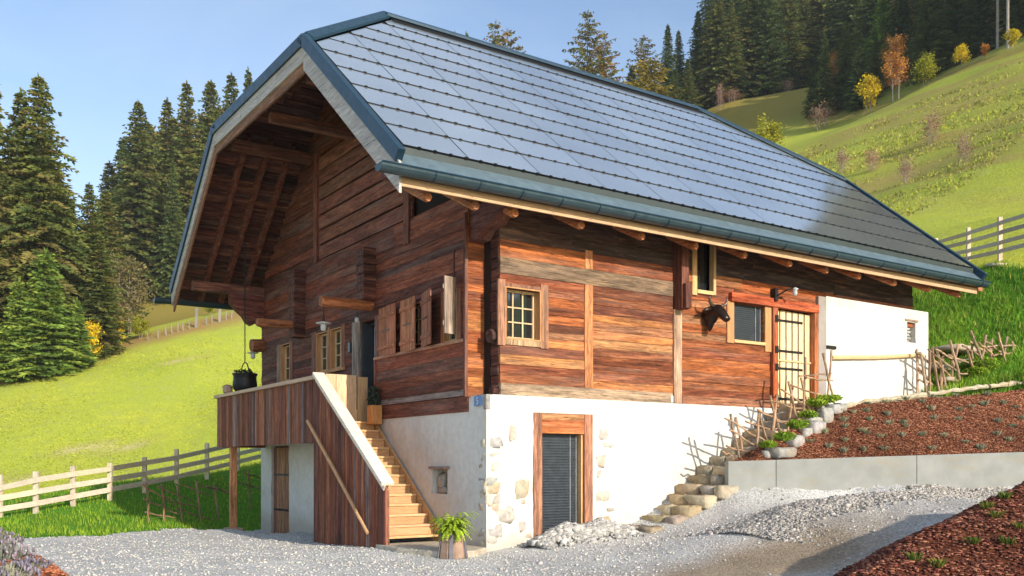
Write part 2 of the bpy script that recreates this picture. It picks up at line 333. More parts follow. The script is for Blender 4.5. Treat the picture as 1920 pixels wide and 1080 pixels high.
# tint: rough browner slope on the right, tan verge by the wood, wood floor (only where the ground itself differs)
def pix(P):
    d = P-CAM; w = np.maximum(d@CF, .5); return 960+FPX*(d@CR)/w, HOR-FPX*d[:, 2]/w, w
Pf = np.stack([gx, gy, far_h], 1)
colr = np.zeros((len(gx), 4)); colr[:, :3] = (.3, .3, .03)
EDGE_L = [at(-400, 720, 85), at(0, 714, 85), at(110, 690, 88), at(220, 648, 95), at(440, 592, 102), at(600, 560, 115)]
EDGE_R = [at(1330, 205, 152), at(1420, 190, 156), at(1515, 168, 166), at(1560, 235, 118), at(1640, 225, 112), at(1720, 165, 106), at(1800, 130, 100), at(1920, 92, 93), at(2100, 30, 90)]
TUSS = np.clip((gx-34)/14, 0, 1)*np.clip((62-gy)/20, 0, 1)
st = np.clip(.5+.8*vn(far_h*2.2, (gx+gy)*.12, .8, 21)+.3*vn(gx, gy, .6, 23), 0, 1)
colr[:, :3] = np.array([.36, .27, .09])*st[:, None]+np.array([.25, .26, .05])*(1-st[:, None]); colr[:, 3] = TUSS*np.clip(.25+.7*st, 0, .85)
def seg_dist(x, y, pts):
    d = np.full(x.shape, 1e9)
    for a, b in zip(pts[:-1], pts[1:]):
        ax, ay = a[0], a[1]; bx, by = b[0]-ax, b[1]-ay; tt = np.clip(((x-ax)*bx+(y-ay)*by)/(bx*bx+by*by), 0, 1)
        d = np.minimum(d, np.hypot(x-ax-tt*bx, y-ay-tt*by))
    return d
dl = seg_dist(gx, gy, EDGE_L); dr = seg_dist(gx, gy, EDGE_R)
k = np.clip(1.5-dl/3.6+.3*vn(gx, gy, .8, 15), 0, 1); colr[:, :3] = colr[:, :3]*(1-k[:, None])+k[:, None]*np.array([.38, .23, .09]); colr[:, 3] = np.maximum(colr[:, 3], k*.9)
k = np.clip(1.2-dr/4, 0, 1); colr[:, :3] = colr[:, :3]*(1-k[:, None])+k[:, None]*np.array([.26, .19, .06]); colr[:, 3] = np.maximum(colr[:, 3], k*.8)
for pa, pb, wd_ in ((at(95, 822, 66), at(275, 800, 67.5), .8), (at(150, 812, 66.5), at(200, 806, 67), 1.2), (at(-20, 886, 61), at(60, 880, 61), .7), (at(300, 700, 86), at(420, 660, 90), .6)):
    k = np.clip(1.3-seg_dist(gx+.8*vn(gx, gy, .7, 19), gy, [pa, pb])/wd_, 0, 1); colr[:, :3] = colr[:, :3]*(1-k[:, None])+k[:, None]*np.array([.60, .50, .27]); colr[:, 3] = np.maximum(colr[:, 3], k*.75)
hk = np.clip((np.hypot(gx-CAM[0], gy-CAM[1])-118)/15, 0, 1); colr[:, :3] = colr[:, :3]*(1-hk[:, None])+hk[:, None]*np.array([.30, .22, .05]); colr[:, 3] = np.maximum(colr[:, 3], hk*.9)
o = np_mesh('hillside_meadow', Pf, F, colr, M['meadow'], smooth=True); o['kind'] = 'structure'
# ------------------------------------------------------------------ scatter helpers (many bits of one uncountable cover in one mesh)
def sample_faces(V, F, cnt, keep=None):
    a = V[F[:, 0]]; e1 = V[F[:, 1]]-a; e2 = V[F[:, 3]]-a; ar = np.linalg.norm(np.cross(e1, e2), axis=1)
    if keep is not None: ar = ar*keep
    i = rng.choice(len(F), cnt, p=ar/ar.sum()); s = rng.random((cnt, 2))
    return a[i]+e1[i]*s[:, :1]+e2[i]*s[:, 1:]
CUBE = np.array([(x, y, z) for x in (-1, 1) for y in (-1, 1) for z in (-1, 1)], float); CF6 = np.array(MB.BF)
def stones(P, size, cols, flat=(1, 1, .7), jit=.3):
    n = len(P); v = CUBE[None]*(1+rng.uniform(-jit, jit, (n, 8, 3))); v = v*np.array(flat)*(size[:, None, None]*rng.uniform(.7, 1.3, (n, 1, 3)))
    a = rng.uniform(0, 6.28, n); t = rng.uniform(-.6, .6, n); ca, sa, ct, s_ = np.cos(a)[:, None], np.sin(a)[:, None], np.cos(t)[:, None], np.sin(t)[:, None]
    y, z = v[..., 1]*ct-v[..., 2]*s_, v[..., 1]*s_+v[..., 2]*ct; x = v[..., 0]
    v = np.stack([x*ca-y*sa, x*sa+y*ca, z], -1)+P[:, None]
    f = (CF6[None]+8*np.arange(n)[:, None, None]).reshape(-1, 4)
    return v.reshape(-1, 3), f, np.repeat(cols, 8, 0)
def blades(P, h, w, cols, lean=.5):
    n = len(P); a = rng.uniform(0, 6.28, n); l = rng.uniform(0, lean, n)*h; b = rng.uniform(0, 6.28, n)
    d = np.stack([np.cos(a), np.sin(a), 0*a], 1)*w[:, None]; tip = np.stack([np.cos(b)*l, np.sin(b)*l, h], 1)
    v = np.stack([P-d, P+d, P+tip], 1).reshape(-1, 3); return v, np.arange(3*n).reshape(-1, 3), np.repeat(cols, 3, 0)
def near_w(V, F, r0):
    c = V[F].mean(1); d = np.hypot(c[:, 0]-CAM[0], c[:, 1]-CAM[1]); return np.where(d < 5, .05, 1)*np.exp(-d/r0)
GP = sample_faces(*GRAVEL, 80000, near_w(*GRAVEL, 14))
gcol = np.array([.58, .555, .505])*rng.uniform(.68, 1.1, (len(GP), 1))*rng.uniform(.94, 1.06, (len(GP), 3))
dm = np.clip(1.25*np.exp(-(((GP[:, 0]-DIRT[0])/3.0)**2+((GP[:, 1]-DIRT[1])/1.3)**2)), 0, 1); k_ = (rng.random(len(GP)) > dm*.97) & ~((GP[:, 0] > 8.5) & (GP[:, 1] > -2.3)); GP = GP[k_]; gcol = gcol[k_]
v, f, c = stones(GP+[0, 0, .004], rng.gamma(3, .0021, len(GP))+.004, gcol)
o = np_mesh('loose_gravel', v, f, c, M['chip']); tag(o, 'pale grey crushed stone strewn over the driveway in front of the chalet', 'gravel', kind='stuff')
LP = sample_faces(*LAWN, 60000, near_w(*LAWN, 20)); g = rng.random((len(LP), 1))
c = np.array([.14, .30, .024])*(1-g)+np.array([.38, .50, .055])*g
v, f, c = blades(LP, rng.uniform(.05, .16, len(LP)), rng.uniform(.006, .013, len(LP)), c); 
o = np_mesh('lawn_grass', v, f, c, M['blade']); tag(o, 'short fresh green grass on the banks beside the chalet', 'grass', kind='stuff')
kb = ((LAWN[0][LAWN[1]].mean(1)[:, 0] > 8) & (LAWN[0][LAWN[1]].mean(1)[:, 1] > -6) & (LAWN[0][LAWN[1]].mean(1)[:, 1] < 14)).astype(float)
kb = kb*(LAWN[0][LAWN[1]].mean(1)[:, 0] > 13.6); BP = sample_faces(*LAWN, 45000, kb); g = np.clip(.5+.6*vn(BP[:, 0], BP[:, 1], 1.1, 17)+rng.normal(0, .25, len(BP)), 0, 1)[:, None]; c = np.array([.06, .19, .018])*(1-g)+np.array([.26, .44, .045])*g; c = np.where(rng.random((len(BP), 1)) < .07, np.array([.42, .40, .12]), c)
v, f, c = blades(BP, rng.uniform(.10, .30, len(BP)), rng.uniform(.012, .02, len(BP)), c, .9)
o = np_mesh('bank_grass', v, f, c, M['blade']); tag(o, 'longer green grass on the steep bank right of the white wall', 'grass', kind='stuff')
# ------------------------------------------------------------------ THE CHALET
H = thing('chalet', 'old brown timber chalet on a white plastered stone base under a big solar panel roof', 'house')
TAN = .833
def zr(y): return 6.75+TAN*(y+1.0)            # right roof plane
def zl(y): return zr(12.5-y)
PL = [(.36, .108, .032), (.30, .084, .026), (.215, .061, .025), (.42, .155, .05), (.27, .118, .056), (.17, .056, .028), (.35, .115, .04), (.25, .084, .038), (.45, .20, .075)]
PD = [(.075, .045, .036), (.06, .038, .032), (.09, .048, .036)]  # dark top logs, with the shade under the eaves put into their colour
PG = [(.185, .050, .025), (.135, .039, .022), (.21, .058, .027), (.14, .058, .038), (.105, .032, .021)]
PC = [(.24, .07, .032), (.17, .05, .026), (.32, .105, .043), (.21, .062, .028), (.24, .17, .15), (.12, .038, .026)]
def wall_sheet(mb, pl, u0, u1, z0, z1, holes, depth, amp, seed, st=.13, o0=0.):
    """plastered wall face with real openings and reveals, gently uneven"""
    us = sorted(set([u0, u1]+[h[i] for h in holes for i in (0, 1)])); zs = sorted(set([z0, z1]+[h[i] for h in holes for i in (2, 3)]))
    def dense(a):
        r = []
        for p, q in zip(a[:-1], a[1:]):
            k = max(1, int(round((q-p)/st))); r += list(np.linspace(p, q, k, endpoint=False))
        return np.array(r+[a[-1]])
    us, zs = dense(us), dense(zs); g1, g2 = np.meshgrid(us, zs); off = o0+amp*vn(g1, g2, 3.2, seed)+amp*.5*vn(g1, g2, 8, seed+1)
    ed = np.minimum(np.minimum(g1-u0, u1-g1), np.minimum(g2-z0+1, z1-g2)); off = o0+(off-o0)*np.clip(ed/.3, 0, 1)
    def P(u, o, z): return (u, -o, z) if pl == 'y' else (-o, u, z)
    vs = [P(a, b, c) for a, b, c in zip(g1.ravel(), off.ravel(), g2.ravel())]; nu = len(us); fs = []
    for j in range(len(zs)-1):
        for i in range(nu-1):
            um, zm = (us[i]+us[i+1])/2, (zs[j]+zs[j+1])/2
            if any(h[0] < um < h[1] and h[2] < zm < h[3] for h in holes): continue
            fs.append((j*nu+i, j*nu+i+1, (j+1)*nu+i+1, (j+1)*nu+i))
    mb.add(vs, fs, (1, 1, 1))
    for h in holes:
        a, b, c, d = h[:4]; dp = h[4] if len(h) > 4 else depth
        mb.add([P(a, o0, c), P(b, o0, c), P(b, o0, d), P(a, o0, d), P(a, o0-dp, c), P(b, o0-dp, c), P(b, o0-dp, d), P(a, o0-dp, d)], [(0, 4, 5, 1), (1, 5, 6, 2), (2, 6, 7, 3), (3, 7, 4, 0), (4, 7, 6, 5)], (1, 1, 1))
# -- plinth
m = MB(); wall_sheet(m, 'y', 0, 10.0, -1, 2.97, [(1.1, 2.53, .1, 2.66, .3)], .3, .018, 31)
m.box(0, 10, .0, .33, 2.962, 2.972)
m.build('plaster_base', M['plaster'], H, smooth=False)
m = MB(); wall_sheet(m, 'x', 0, 12.5, -1.5, 2.67, [(1.45, 2.07, 1.05, 1.55, .28), (10.2, 11.6, -.6, 2.18, .2)], .3, .02, 41)
m.add([(0, 12.5, -1.5), (0, 12.5, 2.67), (6, 12.5, 2.67), (6, 12.5, -1.5)], [(0, 1, 2, 3)], (1, 1, 1))
m.add([(0, 0, 2.67), (0, .63, 2.67), (0, .63, 2.97), (0, 0, 2.97)], [(0, 1, 2, 3)], (1, 1, 1))
m.build('plaster_gable_base', M['plaster'], H)
m = MB(); wall_sheet(m, 'y', 10.0, 14.4, 1.5, 5.82, [(13.4, 13.8, 4.93, 5.48, .25)], .3, .018, 51, o0=.02)
m.box(10.0, 14.4, -.018, .4, 5.81, 5.825); m.add([(14.4, -.02, 1.5), (14.4, 12, 1.5), (14.4, 12, 5.82), (14.4, -.02, 5.82)], [(0, 1, 2, 3)], (1, 1, 1))
m.add([(10, -.02, 1.5), (10, .3, 1.5), (10, .3, 5.82), (10, -.02, 5.82)], [(0, 1, 2, 3)], (1, 1, 1)); m.build('plaster_upper_wall', M['plaster'], H)
m = MB(); m.wb('y', 9.69, 9.998, -.2, .035, 2.6, 5.8); m.build('door_pillar', M['plaster_grey'], H, bevel=.02)
m = MB(); m.box(.32, 13.6, .36, 12.2, -.5, 6.6); m.prism([(.5, 6.6), (12, 6.6), (8.3, 9.9), (4.2, 9.9)], 'x', .3, 13.5); m.build('wall_core', M['core'], H)
# stones showing at the corner and by the cellar door
def rock(mb, c, s, col, seed, n=10, ex=.55):
    g = np.random.default_rng(seed); vs = []; fs = []; rings = 5
    for i in range(rings+1):
        ph = math.pi*(i/rings-.5)
        for k in range(n):
            th = 2*math.pi*k/n; d = np.array([math.cos(ph)*math.cos(th), math.cos(ph)*math.sin(th), math.sin(ph)]); d = np.sign(d)*np.abs(d)**ex
            r = 1+g.uniform(-.2, .2); vs.append((c[0]+d[0]*s[0]*r, c[1]+d[1]*s[1]*r, c[2]+d[2]*s[2]*r))
    for i in range(rings):
        for k in range(n): fs.append((i*n+k, i*n+(k+1) % n, (i+1)*n+(k+1) % n, (i+1)*n+k))
    fs.append(tuple(range(n-1, -1, -1))); fs.append(tuple(rings*n+k for k in range(n))); mb.add(vs, fs, col)
SCOL = [(.50, .45, .37), (.46, .44, .40), (.52, .45, .34), (.42, .41, .385), (.58, .53, .45), (.47, .38, .27)]
def wall_stone(u, z, w, h, pl='y', proud=.016, seed=0):
    m = MB(); c = vary(SCOL[seed % 6], .15)
    p = (u, -proud+.05, z) if pl == 'y' else (-proud+.05, u, z); s = (w/2, .06, h/2) if pl == 'y' else (.06, w/2, h/2)
    rock(m, p, s, c, seed); m.build('wall_stone', M['stone'], H, smooth=True)
for i, (px, py, w, h) in enumerate([(962, 812, .16, .32), (978, 865, .13, .18), (980, 915, .34, .4), (931, 830, .3, .2), (930, 875, .24, .16), (925, 912, .34, .3), (948, 965, .44, .32), (931, 935, .2, .2), (918, 937, .16, .26), (935, 995, .2, .26), (980, 985, .24, .26), (981, 940, .12, .1),
                                    (1132, 815, .26, .2), (1140, 835, .3, .1), (1127, 865, .26, .24), (1122, 890, .16, .22), (1130, 930, .32, .26), (1133, 980, .34, .26), (1145, 955, .2, .08), (922, 1010, .22, .2), (990, 1005, .2, .1), (985, 830, .12, .14)]):
    d = CF+CR*(px-960)/FPX-np.array([0, 0, 1.])*(py-HOR)/FPX; s = (0-CAM[1])/d[1]; p = CAM+d*s; wall_stone(p[0], p[2], w*1.15, h*1.1, 'y', .006, i)
for i, z in enumerate(np.arange(.12, 2.25, .24)):     # quoins at the very corner
    m = MB(); c = vary(SCOL[(i*5+2) % 6], .15); w = .17 if i % 2 else .11; rock(m, (w-.012, .16-.012, z), (w, .16 if i % 2 else .12, .112), c, 70+i); m.build('corner_stone', M['stone'], H, smooth=True)
m = MB(); m.box(-.012, .09, -.014, .1, 2.68, 2.96, (.3, .28, .26)); m.build('corner_stone', M['stone'], H, bevel=.02)
# -- horizontal plank walls
def planks(mb, pl, u0, u1, z0, z1, hgt, pal, th=.1, o=0., holes=(), gap=.006, lim=None, seg=2.6, jit=.012, var=.2):
    z = z0
    while z < z1-.02:
        h = min(hgt*random.uniform(.82, 1.2), z1-z)
        if z1-z-h < .08: h = z1-z
        a, b = u0, u1
        if lim: a, b = lim(z, z+h, u0, u1)
        cuts = [a]
        while b-cuts[-1] > seg*1.5: cuts.append(cuts[-1]+seg*random.uniform(.6, 1.35))
        cuts.append(b)
        for p, q in zip(cuts[:-1], cuts[1:]):
            if q-p < .05: continue
            col = vary(random.choice(pal), var); jo = random.uniform(-jit, jit)
            zb = sorted(set([z, z+h]+[e for hh in holes for e in (hh[2], hh[3]) if z+.005 < e < z+h-.005]))
            for za, zc in zip(zb[:-1], zb[1:]):
                iv = [(p, q)]
                for hh in holes:
                    if hh[2] < (za+zc)/2 < hh[3]:
                        iv = [s for (s0, s1) in iv for s in ((s0, min(s1, hh[0])), (max(s0, hh[1]), s1)) if s[1]-s[0] > .01]
                for s0, s1 in iv: mb.wb(pl, s0+.002, s1-.002, o-th, o+jo, za+(gap/2 if za == z else 0), zc-(gap/2 if zc == z+h else 0), col)
        z += h
HW = [(.47, 1.26, 4.08, 5.03), (6.75, 7.79, 4.5, 5.35), (5.57, 6.08, 5.53, 6.75), (8.19, 9.66, 2.9, 5.36)]
LW = -.05                                       # long timber wall stands 5 cm behind the plaster
m = MB()
m.wb('y', .34, 4.82, LW-.3, LW+.03, 2.975, 3.2, (.37, .26, .165)); m.wb('y', 5.12, 8.0, LW-.3, LW+.02, 2.975, 3.16, (.30, .13, .07))
planks(m, 'y', .34, 2.39, 3.2, 5.3, .165, PL, o=LW, holes=HW, var=.26, seg=9); planks(m, 'y', 2.6, 4.85, 3.2, 5.3, .165, PL, o=LW, holes=HW, var=.26, seg=3); planks(m, 'y', 5.08, 8.0, 3.16, 5.3, .18, PL[:3]+[PL[4], PL[5], PL[7]], o=LW, holes=HW, var=.26, seg=4)
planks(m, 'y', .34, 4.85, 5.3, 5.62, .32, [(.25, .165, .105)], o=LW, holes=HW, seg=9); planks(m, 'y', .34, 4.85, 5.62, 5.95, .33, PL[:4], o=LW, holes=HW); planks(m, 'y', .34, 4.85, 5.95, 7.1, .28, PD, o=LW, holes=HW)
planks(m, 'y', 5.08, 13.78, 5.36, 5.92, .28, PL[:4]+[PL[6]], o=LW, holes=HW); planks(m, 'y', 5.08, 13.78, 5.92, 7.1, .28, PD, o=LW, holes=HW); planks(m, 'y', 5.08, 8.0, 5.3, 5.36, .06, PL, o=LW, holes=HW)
m.build('plank_wall', M['wood_x'], H)
m = MB(); m.box(13.6, 13.78, LW*-1+.11, 12, 5.6, 7.0, (.15, .05, .035)); m.build('end_wall', M['wood_y'], H)
def post(u0, u1, o0, o1, z0, z1, col, name='wall_post', pl='y', mat='wood_z', bev=.008):
    m = MB(); m.wb(pl, u0, u1, o0, o1, z0, z1, col); return m.build(name, M[mat], H, bevel=bev)
post(2.39, 2.6, LW-.1, LW+.025, 3.2, 5.3, (.52, .21, .085)); post(2.41, 2.6, LW-.1, LW+.02, 5.62, 6.0, (.5, .2, .08))
post(4.85, 5.08, LW-.1, LW+.05, 2.98, 5.02, (.45, .29, .19))
post(4.88, 5.1, LW-.1, .2, 5.02, 6.95, (.15, .055, .036), 'log_end_post'); post(4.9, 5.08, .2, .3, 5.02, 5.55, (.12, .045, .032), 'log_end_post')
post(4.76, 4.83, LW, LW+.04, 2.99, 3.14, (.3, .34, .36), 'metal_plate', 'y', 'white_metal', 0)
post(8.02, 8.19, LW-.2, .04, 2.98, 5.36, (.42, .10, .035), 'door_post'); post(9.55, 9.69, LW-.2, .03, 2.9, 5.36, (.45, .15, .055), 'door_post')
m = MB(); m.wb('y', 6.6, 9.69, LW-.1, .055, 5.37, 5.57, (.42, .085, .03)); m.build('door_lintel', M['wood_x'], H, bevel=.008)
# log corner: stacked ends facing the gable side
m = MB(); z = 2.98
while z < 6.9:
    h = random.uniform(.17, .24); j = random.uniform(-.02, .03); m.box(.335-j*.5, .55, .075+random.uniform(0, .03), .56, z+.004, min(z+h, 6.95)-.004, vary((.09, .034, .027), .25)); z += h
m.build('log_corner', M['wood_y'], H, bevel=.012)
for (zz, yy, xx) in ((4.1, .1, .2), (3.06, .05, .22)):
    m = MB(); m.tube([(xx, yy+.12, zz), (.5, yy+.12, zz)], .13 if zz > 4 else .09, 10, (.07, .028, .023), .06); m.build('log_end', M['wood_x'], H)
# -- windows
def window(pl, u0, u1, z0, z1, cas, nx, nz, o=0., depth=.17, casw=.16, colc=(.40, .2, .11), colm=(.62, .46, .26), mat='wood_z', sill=True):
    fr = MB(); w = .045
    for (a, b, c, d) in ((u0, u0+w, z0, z1), (u1-w, u1, z0, z1), (u0+w, u1-w, z0, z0+w), (u0+w, u1-w, z1-w, z1)): fr.wb(pl, a, b, o-depth-.05, o-depth+.01, c, d, colm)
    f = fr.build('window', M['pine_z'], H)
    g = MB(); g.wb(pl, u0+w, u1-w, o-depth-.04, o-depth-.03, z0+w, z1-w); g.build('pane', M['glass'], f)
    mm = MB()
    for k in range(1, nx): x = u0+w+(u1-u0-2*w)*k/nx; mm.wb(pl, x-.014, x+.014, o-depth-.028, o-depth+.006, z0+w, z1-w, colm)
    for k in range(1, nz): zz = z0+w+(z1-z0-2*w)*k/nz; mm.wb(pl, u0+w, u1-w, o-depth-.026, o-depth+.003, zz-.013, zz+.013, colm)
    mm.build('muntin', M['pine_z'], f)
    rv = MB(); t_ = .025
    for (a, b, c, d) in ((u0-t_, u0, z0-t_, z1+t_), (u1, u1+t_, z0-t_, z1+t_), (u0, u1, z0-t_, z0), (u0, u1, z1, z1+t_)): rv.wb(pl, a, b, o-depth-.05, o+.03, c, d, (.52, .27, .12))
    rv.build('window_reveal', M['pine_z'], f)
    for (a, b, c, d, cc) in cas: cs = MB(); cs.wb(pl, a, b, o-.02, o+.028, c, d, vary(cc, .1)); cs.build('window_casing', M[mat], f, bevel=.005)
    return f
cw = (.40, .19, .11)
window('y', .47, 1.26, 4.08, 5.03, [(.28, .445, 3.92, 5.18, cw), (1.285, 1.47, 3.92, 5.18, cw), (.445, 1.285, 3.94, 4.055, (.50, .33, .17)), (.445, 1.285, 5.055, 5.12, (.32, .15, .09))], 3, 3, LW)
# venetian blind window
def blind(pl, u0, u1, z0, z1, o, parent, st=.048, slope=.016):
    m = MB(); z = z0
    while z < z1-.02: 
        m.wb(pl, u0, u1, o-.004, o+.010, z, z+st*.72, (1, 1, 1)); m.wb(pl, u0, u1, o+.006, o+.024, z+st*.6, z+st*.80, (1, 1, 1)); z += st
    m.wb(pl, u0, u1, o-.03, o-.02, z0, z1); m.build('blind', M['blind'], parent)
    for q in (.1, .8, .95):
        c = MB(); x = u0+(u1-u0)*q; z = z0+.03
        c.wb(pl, x-.003, x+.003, o+.026, o+.03, z0, z1)
        c.build('blind_cord', M['white_metal'], parent)
f = post(6.52, 6.745, LW-.1, LW+.035, 4.42, 5.37, (.48, .25, .11), 'blind_window', 'y', 'pine_z')
for a in [(7.8, 8.015, 4.3, 5.37)]:
    m = MB(); m.wb('y', a[0], a[1], LW-.1, LW+.035, a[2], a[3], (.50, .27, .115)); m.build('window_casing', M['pine_z'], f, bevel=.006)
m = MB(); m.wb('y', 6.745, 7.8, LW-.1, LW+.05, 4.44, 4.51, (.66, .42, .2)); m.build('window_sill', M['pine_x'], f, bevel=.006)
blind('y', 6.75, 7.79, 4.51, 5.36, LW-.1, f)
# high small window under the eaves
f = post(5.42, 5.57, LW-.1, LW+.03, 5.4, 6.9, (.62, .38, .17), 'loft_window', 'y', 'pine_z')
for a in ((6.08, 6.16, 5.46, 6.9),): m = MB(); m.wb('y', a[0], a[1], LW-.1, LW+.03, a[2], a[3], (.6, .4, .2)); m.build('window_casing', M['pine_z'], f)
m = MB(); m.wb('y', 5.57, 6.08, LW-.12, LW+.04, 5.45, 5.53, (.66, .46, .22)); m.build('window_sill', M['pine_x'], f)
m = MB(); m.wb('y', 5.57, 6.08, LW-.2, LW-.18, 5.53, 6.8); m.build('pane', M['glass'], f)
# slatted door on the right
d = MB(); d.wb('y', 8.19, 9.55, LW-.24, LW-.2, 2.95, 5.36); d = d.build('slatted_door', M['core'], H)
w = (9.55-8.2)/6
for k in range(6):
    m = MB(); a = 8.2+w*k; m.wb('y', a+.025, a+w-.025, LW-.1, LW-.06, 2.98, 5.345-.004*k, vary((.80, .60, .34), .1)); m.build('door_slat', M['pine_z'], d, bevel=.004)
for z in (3.22, 3.95, 4.37, 5.1):
    m = MB(); m.wb('y', 8.1, 9.25, LW-.06, LW-.045, z-.028, z+.028); m.wb('y', 8.08, 8.17, LW+.09, LW+.12, z-.08, z+.08); m.build('strap_hinge', M['iron'], d)
m = MB(); m.wb('y', 8.2, 9.6, LW-.06, LW-.03, 4.12, 4.16, (.7, .48, .25)); m.build('door_rail', M['pine_x'], d)
# cellar door
f = post(1.08, 1.28, -.28, .03, .0, 2.66, (.34, .16, .095), 'cellar_door', 'y', 'wood_z')
for a in ((2.34, 2.55),): m = MB(); m.wb('y', a[0], a[1], -.28, .03, .1, 2.66, (.38, .17, .1)); m.build('door_post', M['wood_z'], f, bevel=.008)
m = MB()
for k in range(3): m.wb('y', 1.282, 2.338, -.1, .012+.004*(k % 2), 2.26+k*.133, 2.26+k*.133+.13, vary(((.5, .16, .05), (.44, .13, .045), (.5, .22, .09))[k], .05))
m.build('door_header', M['wood_x'], f)
m = MB(); m.wb('y', 2.3, 2.338, -.26, -.04, .1, 2.255, (.7, .42, .18)); m.build('door_frame', M['pine_z'], f)
blind('y', 1.285, 2.3, .05, 2.255, -.17, f, .055)
# niches' stone lintels, the beam and fittings on the white wall
for (pl, a, b, z) in (('x', 1.36, 2.16, 1.55), ('y', 13.3, 13.9, 5.5)):
    m = MB(); m.wb(pl, a, b, -.1, .05, z, z+.055, (.3, .22, .18)); m.build('niche_lintel', M['stone'], H, bevel=.01)
m = MB()
for k in range(6): rock(m, (13.6+random.uniform(-.05, .05), .15, 4.98+.085*k), (.2, .06, .042), vary(SCOL[3], .3), 90+k)
m.build('niche_stonework', M['stone'], H, smooth=True)
m = MB(); rock(m, (.14, 1.75, 1.12), (.1, .22, .07), (.4, .36, .3), 3); rock(m, (.16, 1.9, 1.3), (.1, .12, .16), (.45, .4, .33), 4); m.build('niche_stonework', M['stone'], H, smooth=True)
m = MB(); m.tube([(10.15, -.07, 4.30), (12, -.075, 4.42), (14.05, -.07, 4.62)], .055, 8, (.66, .47, .24), .05); m.build('wall_rail', M['pine_x'], H)
m = MB(); m.wb('y', 9.98, 10.35, .03, .06, 4.52, 4.6); m.build('door_latch', M['iron'], H)
# ---------------- gable
def lim_gable(z0, z1, a, b):
    y = (z1+.47-6.75)/TAN-1
    return max(a, y), min(b, 12.5-y)
GH = [(4.68, 5.5, 2.6, 5.0), (1.05, 1.55, 4.12, 5.1), (2.5, 3.3, 4.2, 5.05), (6.6, 7.25, 4.05, 5.02), (7.45, 8.15, 4.05, 5.02), (10.1, 10.75, 4.0, 5.0)]
m = MB()
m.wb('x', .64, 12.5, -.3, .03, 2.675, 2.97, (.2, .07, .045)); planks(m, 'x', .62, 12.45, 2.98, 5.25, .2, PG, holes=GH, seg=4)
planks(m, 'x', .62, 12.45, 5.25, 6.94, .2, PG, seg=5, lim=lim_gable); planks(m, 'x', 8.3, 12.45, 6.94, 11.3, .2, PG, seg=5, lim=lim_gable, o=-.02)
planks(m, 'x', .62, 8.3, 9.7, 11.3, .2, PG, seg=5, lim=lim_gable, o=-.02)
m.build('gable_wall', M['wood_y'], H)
m = MB(); m.prism([(.9, 6.85), (11.6, 6.85), (11.6, 7.3), (9, 9.5), (3.5, 9.5), (.9, 7.4)], 'x', .13, .16); m.build('loft_core', M['core'], H)
z = 6.98
while z < 9.65:            # airing slats of the hay loft, gaps between them
    m = MB(); h = .33; a, b = lim_gable(z, z+h, 3.0, 8.15); m.add([(.02, a, z), (.02, b, z+random.uniform(-.02, .02)), (.02, b, z+h), (.02, a, z+h), (.07, a, z), (.07, b, z), (.07, b, z+h), (.07, a, z+h)], [(0, 1, 2, 3), (7, 6, 5, 4), (0, 4, 5, 1), (2, 6, 7, 3), (1, 5, 6, 2), (0, 3, 7, 4)], vary((.24, .085, .052), .2))
    m.build('loft_slat', M['wood_y'], H); z += h+.055
m = MB(); m.wb('x', 8.12, 8.32, -.1, .05, 6.9, 9.75, (.24, .085, .052)); m.build('gable_post', M['wood_z'], H, bevel=.01)
m = MB(); m.wb('x', 3.05, 3.3, -.12, .04, 6.4, 7.75, (.19, .07, .045)); m.build('gable_post', M['wood_z'], H, bevel=.01)
m = MB(); m.wb('x', 1.15, 1.2, 0, .02, 5.3, 5.9, (.1, .04, .03)); m.build('gable_post', M['wood_z'], H)
# log-end stacks on the gable and the long logs under them
for yc, z0, z1, w in ((4.9, 5.42, 6.62, .4), (9.2, 5.05, 6.75, .4)):
    m = MB(); z = z0
    while z < z1: h = .2; m.box(-.3-random.uniform(0, .03), .05, yc-w/2, yc+w/2, z+.003, z+h-.003, vary((.12, .045, .034), .2)); z += h
    m.build('log_end_stack', M['wood_x'], H, bevel=.015)
def log(p, q, r, col=(.42, .15, .06)):
    m = MB(); p = np.array(p); q = np.array(q); m.tube([p, p+(q-p)*.03, p+(q-p)*.5, q], [r*.93, r, r*.97, r], 12, col, .03); return m.build('log_beam', M['wood_x'], H, smooth=False)
log((-1.27, 4.9, 5.3), (.1, 4.9, 5.32), .125); log((-1.25, 9.2, 5.37), (.1, 9.2, 5.4), .115); log((-.35, 12.35, 5.15), (.2, 12.35, 5.2), .2, (.3, .11, .05))
# windows, door, shutters in the gable
gc = (.26, .11, .075)
window('x', 6.6, 7.25, 4.05, 5.02, [(6.42, 6.58, 3.95, 5.1, gc), (7.27, 7.43, 3.95, 5.12, (.4, .17, .08))], 2, 3, 0, .1); window('x', 7.45, 8.15, 4.05, 5.02, [(8.17, 8.5, 3.9, 5.1, gc)], 2, 3, 0, .1)
window('x', 10.1, 10.75, 4.0, 5.0, [(9.9, 10.08, 3.9, 5.05, gc), (10.77, 11.1, 3.8, 5.05, (.3, .18, .13))], 2, 3, 0, .1)
m = MB(); m.wb('x', 6.4, 8.2, .02, .07, 3.96, 4.02, (.52, .27, .12)); m.build('window_sill', M['pine_y'], H)
window('x', 1.05, 1.55, 4.12, 5.1, [(1.57, 1.68, 4.1, 5.12, (.4, .14, .06)), (.9, 1.03, 4.1, 5.12, gc)], 2, 3, 0, .1); window('x', 2.5, 3.3, 4.2, 5.05, [], 2, 3, 0, .12)
f = MB(); f.wb('x', 4.74, 5.44, -.3, -.27, 2.7, 4.95, (.1, .1, .1)); f = f.build('glass_door', M['glass'], H)
